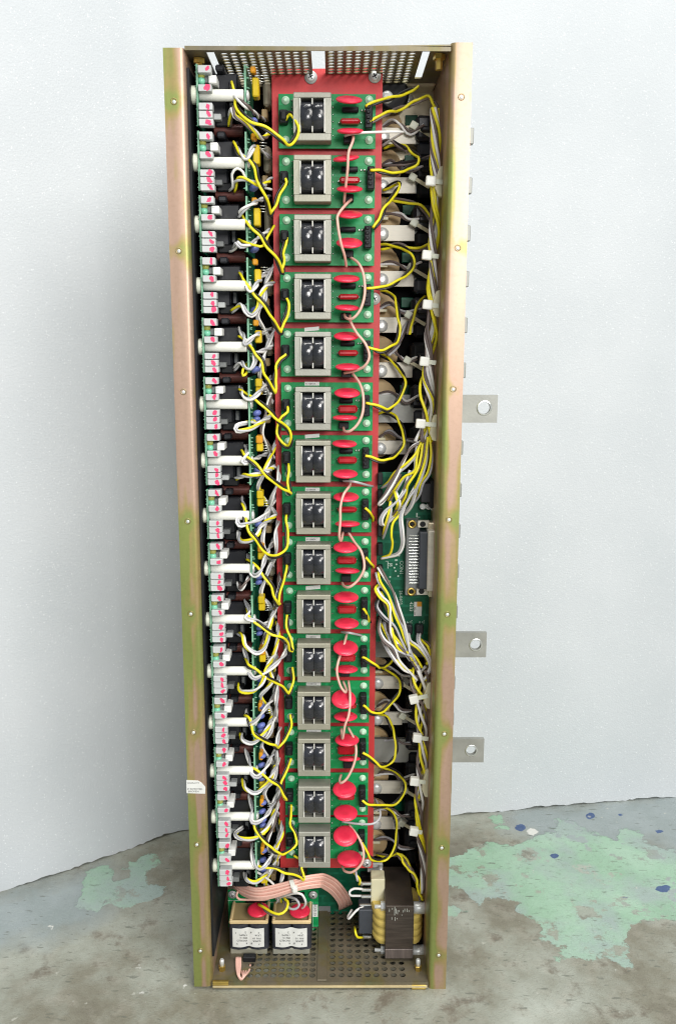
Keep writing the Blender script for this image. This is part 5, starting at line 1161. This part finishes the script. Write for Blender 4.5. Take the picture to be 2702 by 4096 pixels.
# ---------------------------------------------------------------- relay board at the foot
YK = .084
a, b2 = zp('K', 498, 445, YK), zp('K', 1445, 1135, YK)
rb = thing('relay_board', 'small green board with two labelled pulse transformers at the foot of the chassis', 'circuit board', ((a.x + b2.x) / 2, YK, b2.z))
MB().box(a.x, b2.x, YK, YK + .0016, b2.z, a.z, .0003).build('board', PCB, rb)
for x, y in ((550, 490), (1390, 495), (1392, 1098)): screw('K', x, y, YK - .003, .0046, rb)
mb = MB()
for x0, y0, x1, y1 in ((500, 553, 940, 557), (940, 570, 1390, 573), (1386, 572, 1390, 1060), (510, 555, 513, 640)):
    p0, p1 = zp('K', x0, y0, YK - .0002), zp('K', x1, y1, YK - .0002); mb.box(p0.x, p1.x, YK - .0002, YK, p1.z, p0.z)
mb.build('printed_marks', SILK, rb)
YF = .040
for x0, x1, off in ((508, 925, 0), (955, 1372, 0)):
    t = thing('pulse_transformer', None, None, zp('K', (x0 + x1) / 2, 1100, YF) - rb.location); t.parent = rb
    W0, W1 = zp('K', x0, 812, YF), zp('K', x1, 1068, YF); xm = (W0.x + W1.x) / 2; dep = .034
    mb = MB(); n = 14
    def lobe(xa, xb):
        poly = []
        c = (xb - xa) / 2; r = .004
        pts = [(xa, YF + dep), (xa, YF + r + .001)] + [(xa + r - r * math.cos(q), YF + r + .001 - r * math.sin(q)) for q in np.linspace(.2, math.pi / 2, 5)] + [(xa + c, YF - .0002)] + [(xb - r + r * math.sin(q), YF + r + .001 - r * math.cos(q)) for q in np.linspace(0, math.pi / 2 - .2, 5)] + [(xb, YF + r + .001), (xb, YF + dep)]
        mb.prism(pts, 'z', W1.z, W0.z)
    lobe(W0.x, xm - .0002); lobe(xm + .0002, W1.x); mb.build('winding', TAPE_G, t)
    # tan core: a rounded frame on top with a recess, plates below
    mb = MB(); zt_ = W0.z; c0, c1 = W0.x + .0003, W1.x - .0003; lip = .0032; hgt = .0042
    mb.box(c0, c1, YF + .0005, YF + .0035, zt_, zt_ + hgt, .0012); mb.box(c0, c0 + lip, YF + .003, YF + dep, zt_, zt_ + hgt, .001); mb.box(c1 - lip, c1, YF + .003, YF + dep, zt_, zt_ + hgt, .001)
    mb.box(c0 + lip, c1 - lip, YF + .003, YF + dep, zt_, zt_ + .0016, mi=1)
    mb.build('bobbin_top', [CORE_L, CORE_T], t)
    mb = MB(); mb.box(c0 + .0005, c1 - .0015, YF + .002, YF + dep, W1.z - .0072, W1.z - .0004, .0008); mb.build('core_frame', CORE, t)
    # wavy paper label, upside down as in the photograph
    lx0, lx1 = x0 + 38, x1 - 46
    q0, q1 = zp('K', lx0, 845, YF - .0006), zp('K', lx1, 1040, YF - .0006); mb = MB(); n = 20; V = []
    for k in range(n + 1):
        u = k / n; x = q0.x + (q1.x - q0.x) * u; y = YF - .0007 + .0010 * math.exp(-((u - .5) / .12) ** 2) + .0008 * (abs(u - .5) * 2) ** 6
        dz = -.0008 * math.sin(u * math.pi * 2) ** 2 * .5 + .0006 * math.exp(-((u - .5) / .15) ** 2)
        V += [(x, y, q0.z + dz), (x, y, q1.z + dz)]
    mb.add(V, [(2 * k, 2 * k + 1, 2 * k + 3, 2 * k + 2) for k in range(n)], 0, True)
    lab = mb.build('paper_label', PAPER, t)
    for s, x, y in (('1', 590 - 508, 885), ('2', 692 - 508, 880), ('4', 750 - 508, 880), ('3', 830 - 508, 885), ('170(M)', 705 - 508, 908), ('LP34-', 845 - 508, 910), ('0021C', 705 - 508, 938), ('P/N 10', 845 - 508, 942),
                    ('WORLD', 705 - 508, 965), ('SUPER', 845 - 508, 970), ('5', 605 - 508, 1000), ('6', 705 - 508, 995), ('8', 755 - 508, 995), ('7', 835 - 508, 1000)):
        text(s, .0030 if len(s) > 1 else .0030, zp('K', x0 + x, y, YF - .0009), (-1, 0, 0), (0, 0, -1), INK, lab, lift=0)
for x, y, hw in ((815, 650, 118), (1250, 662, 114)):
    p = zp('K', x, y, .052); r = hw * K2 * (.753 + .052) / FPX / .93; n_ = Vector((0, -.08, 1)).normalized(); th = r * .19; mb = MB()
    mb.lathe(p - n_ * th, n_, [(0, r * .35), (th * .16, r * .7), (th * .45, r * .9), (th, r), (th * 1.55, r * .9), (th * 1.84, r * .7), (th * 2, r * .35)], 26); mb.build('disc_varistor', MOV, rb)
a, b2 = zp('K', 690, 568, .078), zp('K', 900, 602, .078); MB().box(a.x, b2.x, .078, .084, b2.z, a.z, .0006).build('plug', BLACK, rb)
a, b2 = zp('K', 1140, 520, .074), zp('K', 1300, 640, .074); MB().box(a.x, b2.x, .074, .084, b2.z, a.z, .0008).build('socket', BLACK, rb)
mb = MB()
for q in range(4):
    p0, p1 = zp('K', 1165, 548 + q * 24, .0736), zp('K', 1230, 556 + q * 24, .0736); mb.box(p0.x, p1.x, .0736, .0745, p1.z, p0.z)
mb.build('pin_row', SOLDER, rb)
a, b2 = zp('K', 1382, 598, YK - .0004), zp('K', 1438, 725, YK - .0004); st = MB().box(a.x, b2.x, YK - .0004, YK - .0001, b2.z, a.z).build('serial_sticker', PAPER, rb)
text('4110134J', .0040, zp('K', 1424, 716, YK - .0004), (0, 0, 1), (-1, 0, 0), INK, st)
a, b2 = zp('K', 655, 1150, .029), zp('K', 790, 1218, .029); MB().box(a.x, b2.x, .029, .036, b2.z, a.z, .0008).build('plug', BLACK, rb)
# second green card behind, under the ribbon
a, b2 = zp('L', -60, 150, .11), zp('L', 640, 740, .11); t = thing('lower_board', 'dark green board under the pink ribbon beside the brown transformer', 'circuit board', ((a.x + b2.x) / 2, .11, b2.z)); MB().box(a.x, b2.x, .11, .1116, b2.z, a.z, .0003).build('board', PCB_DK, t)
a, b2 = zp('L', 60, 615, .1095), zp('L', 185, 712, .1095); MB().box(a.x, b2.x, .1095, .1099, b2.z, a.z).build('serial_sticker', GREYP, t)
a, b2 = zp('L', 500, 300, .1), zp('L', 640, 420, .1); MB().box(a.x, b2.x, .1, .11, b2.z, a.z, .001).build('pin_header', BLACK, t)

# pink ribbon of parallel wires
rib = thing('wire_ribbon', 'flat ribbon of pink wires sweeping across above the two pulse transformers', 'wire ribbon', zp('K', 545, 400, .05))
NW = 11
for k in range(NW):
    u = k / (NW - 1)
    pts = [('K', 545 + 60 * (1 - u) * .4, 320 + 70 * u), ('K', 590 + 50 * (1 - u) * 0, 370 + 70 * u), ('K', 680, 400 + 105 * u), ('K', 800, 430 + 105 * u), ('K', 950, 405 + 120 * u), ('K', 1100, 370 + 110 * u), ('K', 1190, 345 + 105 * u), ('K', 1320, 305 + 120 * u),
           ('K', 1450, 285 + 125 * u), ('L', 130 - 30 * u, 285 + 130 * u), ('L', 250 - 55 * u, 350 + 130 * u), ('L', 350 - 80 * u, 470 + 110 * u), ('L', 410 - 130 * u, 590 + 60 * u)]
    c = catmull([zp(t_, x, y, d + .002 * math.sin(k * 2.1)) for (t_, x, y), d in zip(pts, prof(13, [.07, .05, .036, .034, .034, .038, .05, .075, .1]))], .004)
    MB().tube(c, .00125, 7).build('pink_wire', PNKW, rib)
c = catmull([zp('K', x, y, .05) for x, y in ((605, 460), (590, 500), (620, 540), (750, 545), (880, 545), (960, 520))]); MB().tube(c, .0012, 7).build('pink_wire', PNKW, rib)
p0, p1 = zp('K', 1160, 345, .030), zp('K', 1222, 468, .030)
tt = thing('cable_tie', 'white cable tie wrapped round the pink wire ribbon', 'cable tie', p1)
mb = MB(); V = [zp('K', 1140, 350, .0295), zp('K', 1182, 345, .0295), zp('K', 1225, 462, .0295), zp('K', 1172, 470, .0295)]; mb.add([v for v in V] + [v + Vector((0, .0014, 0)) for v in V], [(0, 1, 2, 3), (7, 6, 5, 4), (0, 4, 5, 1), (1, 5, 6, 2), (2, 6, 7, 3), (3, 7, 4, 0)]); mb.build('strap', NYLON, tt)
mb = MB(); mb.box(V[3].x - .0002, V[2].x + .0004, .027, .033, V[2].z - .0006, V[2].z + .0056, .0012); mb.build('tie_head', NYLON, tt)
for lab, pts, cols in (('white wire arching from the ribbon over the second red disc', [(1035, 525), (1110, 500), (1200, 478), (1270, 490), (1310, 560), (1300, 610), (1272, 635)], [WHT]), ('grey wire looping in front of the small black socket', [(1080, 520), (1150, 520), (1215, 545), (1245, 600), (1210, 640), (1150, 640), (1120, 600), (1080, 560)], [GRY]),
                       ('yellow lead drooping between the two red discs', [(830, 585), (880, 640), (960, 690), (1040, 700), (1100, 650), (1115, 570), (1090, 535)], [YEL, BRNW])):
    lead('jumper_wire', lab, 'wire', 'wires on the small relay board', path('K', pts, [.055, .036, .032, .036, .05]), cols, r=.00125, turn=.08)
lead('signal_lead', 'white wire running from the lowest rod into the pink ribbon', 'wire lead', None, path('K', [(790, 250), (860, 290), (930, 340), (985, 392)], [.02, .03, .036]), [WHT])
for k in range(4):
    x = 650 + k * 28; tq = path('K', [(x, 1225), (x - 15, 1290), (690 - 30 + k * 5, 1340), (640, 1385 - k * 3), (605 + k * 4, 1330), (590 + k * 13, 1240), (590 + k * 13, 1150)], [.028, .018, .006, .004, .007, .018, .028])
    if k == 0: loop = thing('wire_loop', 'bundle of pink wires looping down below the first pulse transformer', 'wire bundle', tq[0])
    MB().tube(catmull(tq), .0012, 7).build('pink_wire', PNKW, loop)

# ---------------------------------------------------------------- large transformer on the wall
YL_ = .030
a, b2 = zp('L', 762, 612, YL_), zp('L', 1047, 1160, YL_)
bt = thing('power_transformer', 'brown iron transformer with yellow coils bolted to the chassis wall', 'transformer', ((a.x + b2.x) / 2, YL_, b2.z))
D0 = .098
def stack(z0, z1, y0, y1, nm, m_):
    return MB().box(a.x, b2.x, y0, y1, z0, z1, .0005).build(nm, m_, bt)
stack(b2.z + .011, a.z, YL_, D0, 'core', IRON)
hz = a.z - b2.z
stack(b2.z, b2.z + .0109, YL_ - .0004, D0, 'core_foot', WINE)
p0, p1 = zp('L', 628, 645, .044), zp('L', 760, 972, .044); mb = MB()
def coil(x0, x1, z0, z1, y0, nm):
    m2 = MB(); prf = []; n = 4; L = z1 - z0
    for k in range(n * 6 + 1):
        u = k / (n * 6); prf.append((L * u, abs(math.sin(u * n * math.pi)) ** .5 * .0016))
    V = []; c = 13
    for t_, e in prf:
        for q in range(c):
            an = math.pi * q / (c - 1); sg = 1 if x1 > x0 else -1
            V.append((x0 + (x1 - x0) * math.sin(an) ** .7 * (1) + (e * sg * math.sin(an)), y0 + .025 - math.cos(an) * .025 - e * max(0, math.cos(an)), z0 + t_))
    F = [(k * c + q, k * c + q + 1, (k + 1) * c + q + 1, (k + 1) * c + q) for k in range(len(prf) - 1) for q in range(c - 1)]
    m2.add(V, F, 0, True); m2.add(V[:c], [tuple(range(c))]); m2.add(V[-c:], [tuple(range(c))])
    return m2.build(nm, COIL, bt)
coil(a.x + .001, p0.x, p1.z, p0.z, .038, 'coil')
p2, p3 = zp('L', 1047, 680, .044), zp('L', 1145, 972, .044); coil(b2.x - .001, p3.x, p3.z, p2.z, .038, 'coil')
q0, q1 = zp('L', 610, 335, .058), zp('L', 740, 642, .058); bob = MB().box(q0.x, q1.x + .001, .058, .075, q1.z, q0.z, .0008).build('terminal_bobbin', IVORY, bt)
q0, q1 = zp('L', 483, 655, .050), zp('L', 625, 905, .050); MB().box(q0.x, q1.x, .05, .07, q1.z, q0.z, .0008).build('terminal_cover', SLATE, bt)
mb = MB()
for y, x in ((385, 510), (450, 510), (520, 505), (615, 490), (940, 520)):
    u0, u1 = zp('L', x, y - 12, .057), zp('L', 615, y + 14, .057); mb.box(u0.x, u1.x, .057, .060, u1.z, u0.z, .0006)
mb.build('solder_tags', SOLDER, bt)
for y, xs in ((618, (645, 1200)), (1070, (645, 1188))):
    for x0, x1, r in ((xs[0], 770, .0020), (1040, xs[1], .0062)):
        u0, u1 = zp('L', x0, y if x0 < 900 else y + 10, .046), zp('L', x1, y if x0 < 900 else y + 10, .046)
        if x0 > 900: u1.x = wallx(u1.z) + .0002
        u1.z = u0.z; mb = MB(); mb.cyl(u0, u1, r, 16, .0004); mb.build('bolt' if r < .003 else 'spacer', STEEL, bt)
    u = zp('L', 738, y, .046); mb = MB(); mb.lathe(u, (1, 0, 0), [(-.003, .0045), (-.0026, .0056), (.0022, .0056), (.0030, .0056)], 6, 0, False); mb.build('nut', STEEL, bt)
mb = MB()
for k, (x, y, h) in enumerate(((800, 640, 34), (830, 632, 20), (855, 620, 90), (870, 640, 50), (885, 655, 44), (900, 655, 20), (945, 655, 24), (960, 640, 30), (985, 640, 34), (1003, 655, 20), (825, 730, 24), (858, 728, 40), (880, 738, 12), (930, 702, 10))):
    u0, u1 = zp('L', x - 2, y, YL_ - .0002), zp('L', x + 3, y + h, YL_ - .0002); mb.box(u0.x, u1.x, YL_ - .0002, YL_ + .0002, u1.z, u0.z)
mb.build('printed_marks', SOLDER, bt)
for lab, pts, cols in (('white wire bridging two solder tags of the brown transformer', [(520, 435), (430, 430), (385, 460), (395, 500), (450, 505), (520, 505)], [WHT]), ('white wire hooking down from the lower solder tag', [(530, 620), (460, 655), (400, 720), (375, 745), (370, 720), (410, 650)], [WHT]),
                       ('yellow wire bent into the tag beside the yellow coil', [(520, 940), (465, 935), (445, 880), (440, 830)], [YEL]), ('yellow and grey lead dropping onto the topmost solder tag', [(440, 250), (470, 320), (500, 390)], [YEL, GRY])):
    lead('tag_wire', lab, 'wire', 'wires on the brown transformer', path('L', pts, [.056, .05, .05, .062]), cols, r=.00125)
lead('twisted_lead', 'yellow and grey lead slanting over the top of the brown transformer', 'wire lead', None, path('L', [(880, 60), (950, 150), (1040, 270), (1100, 400), (1130, 550), (1150, 540)], [.07, .05, .045, .05]), [YEL, BRNW])
# steel bracket above the transformer
a, b2 = zp('L', 620, 170, .085), zp('L', 730, 320, .085); mb = MB(); mb.box(a.x, b2.x, .085, .088, a.z - .006, a.z, .0004)
t = thing('clamp_screw', 'steel screw and bracket above the brown transformer', 'bracket', (a.x, .085, b2.z)); mb.build('bracket', STEEL, t)
u = zp('L', 690, 235, .08); mb = MB(); mb.lathe(u, (1, 0, 0), [(-.012, .0022), (0, .0022), (.0002, .0048), (.004, .0045)], 10); mb.build('screw', STEEL, t)
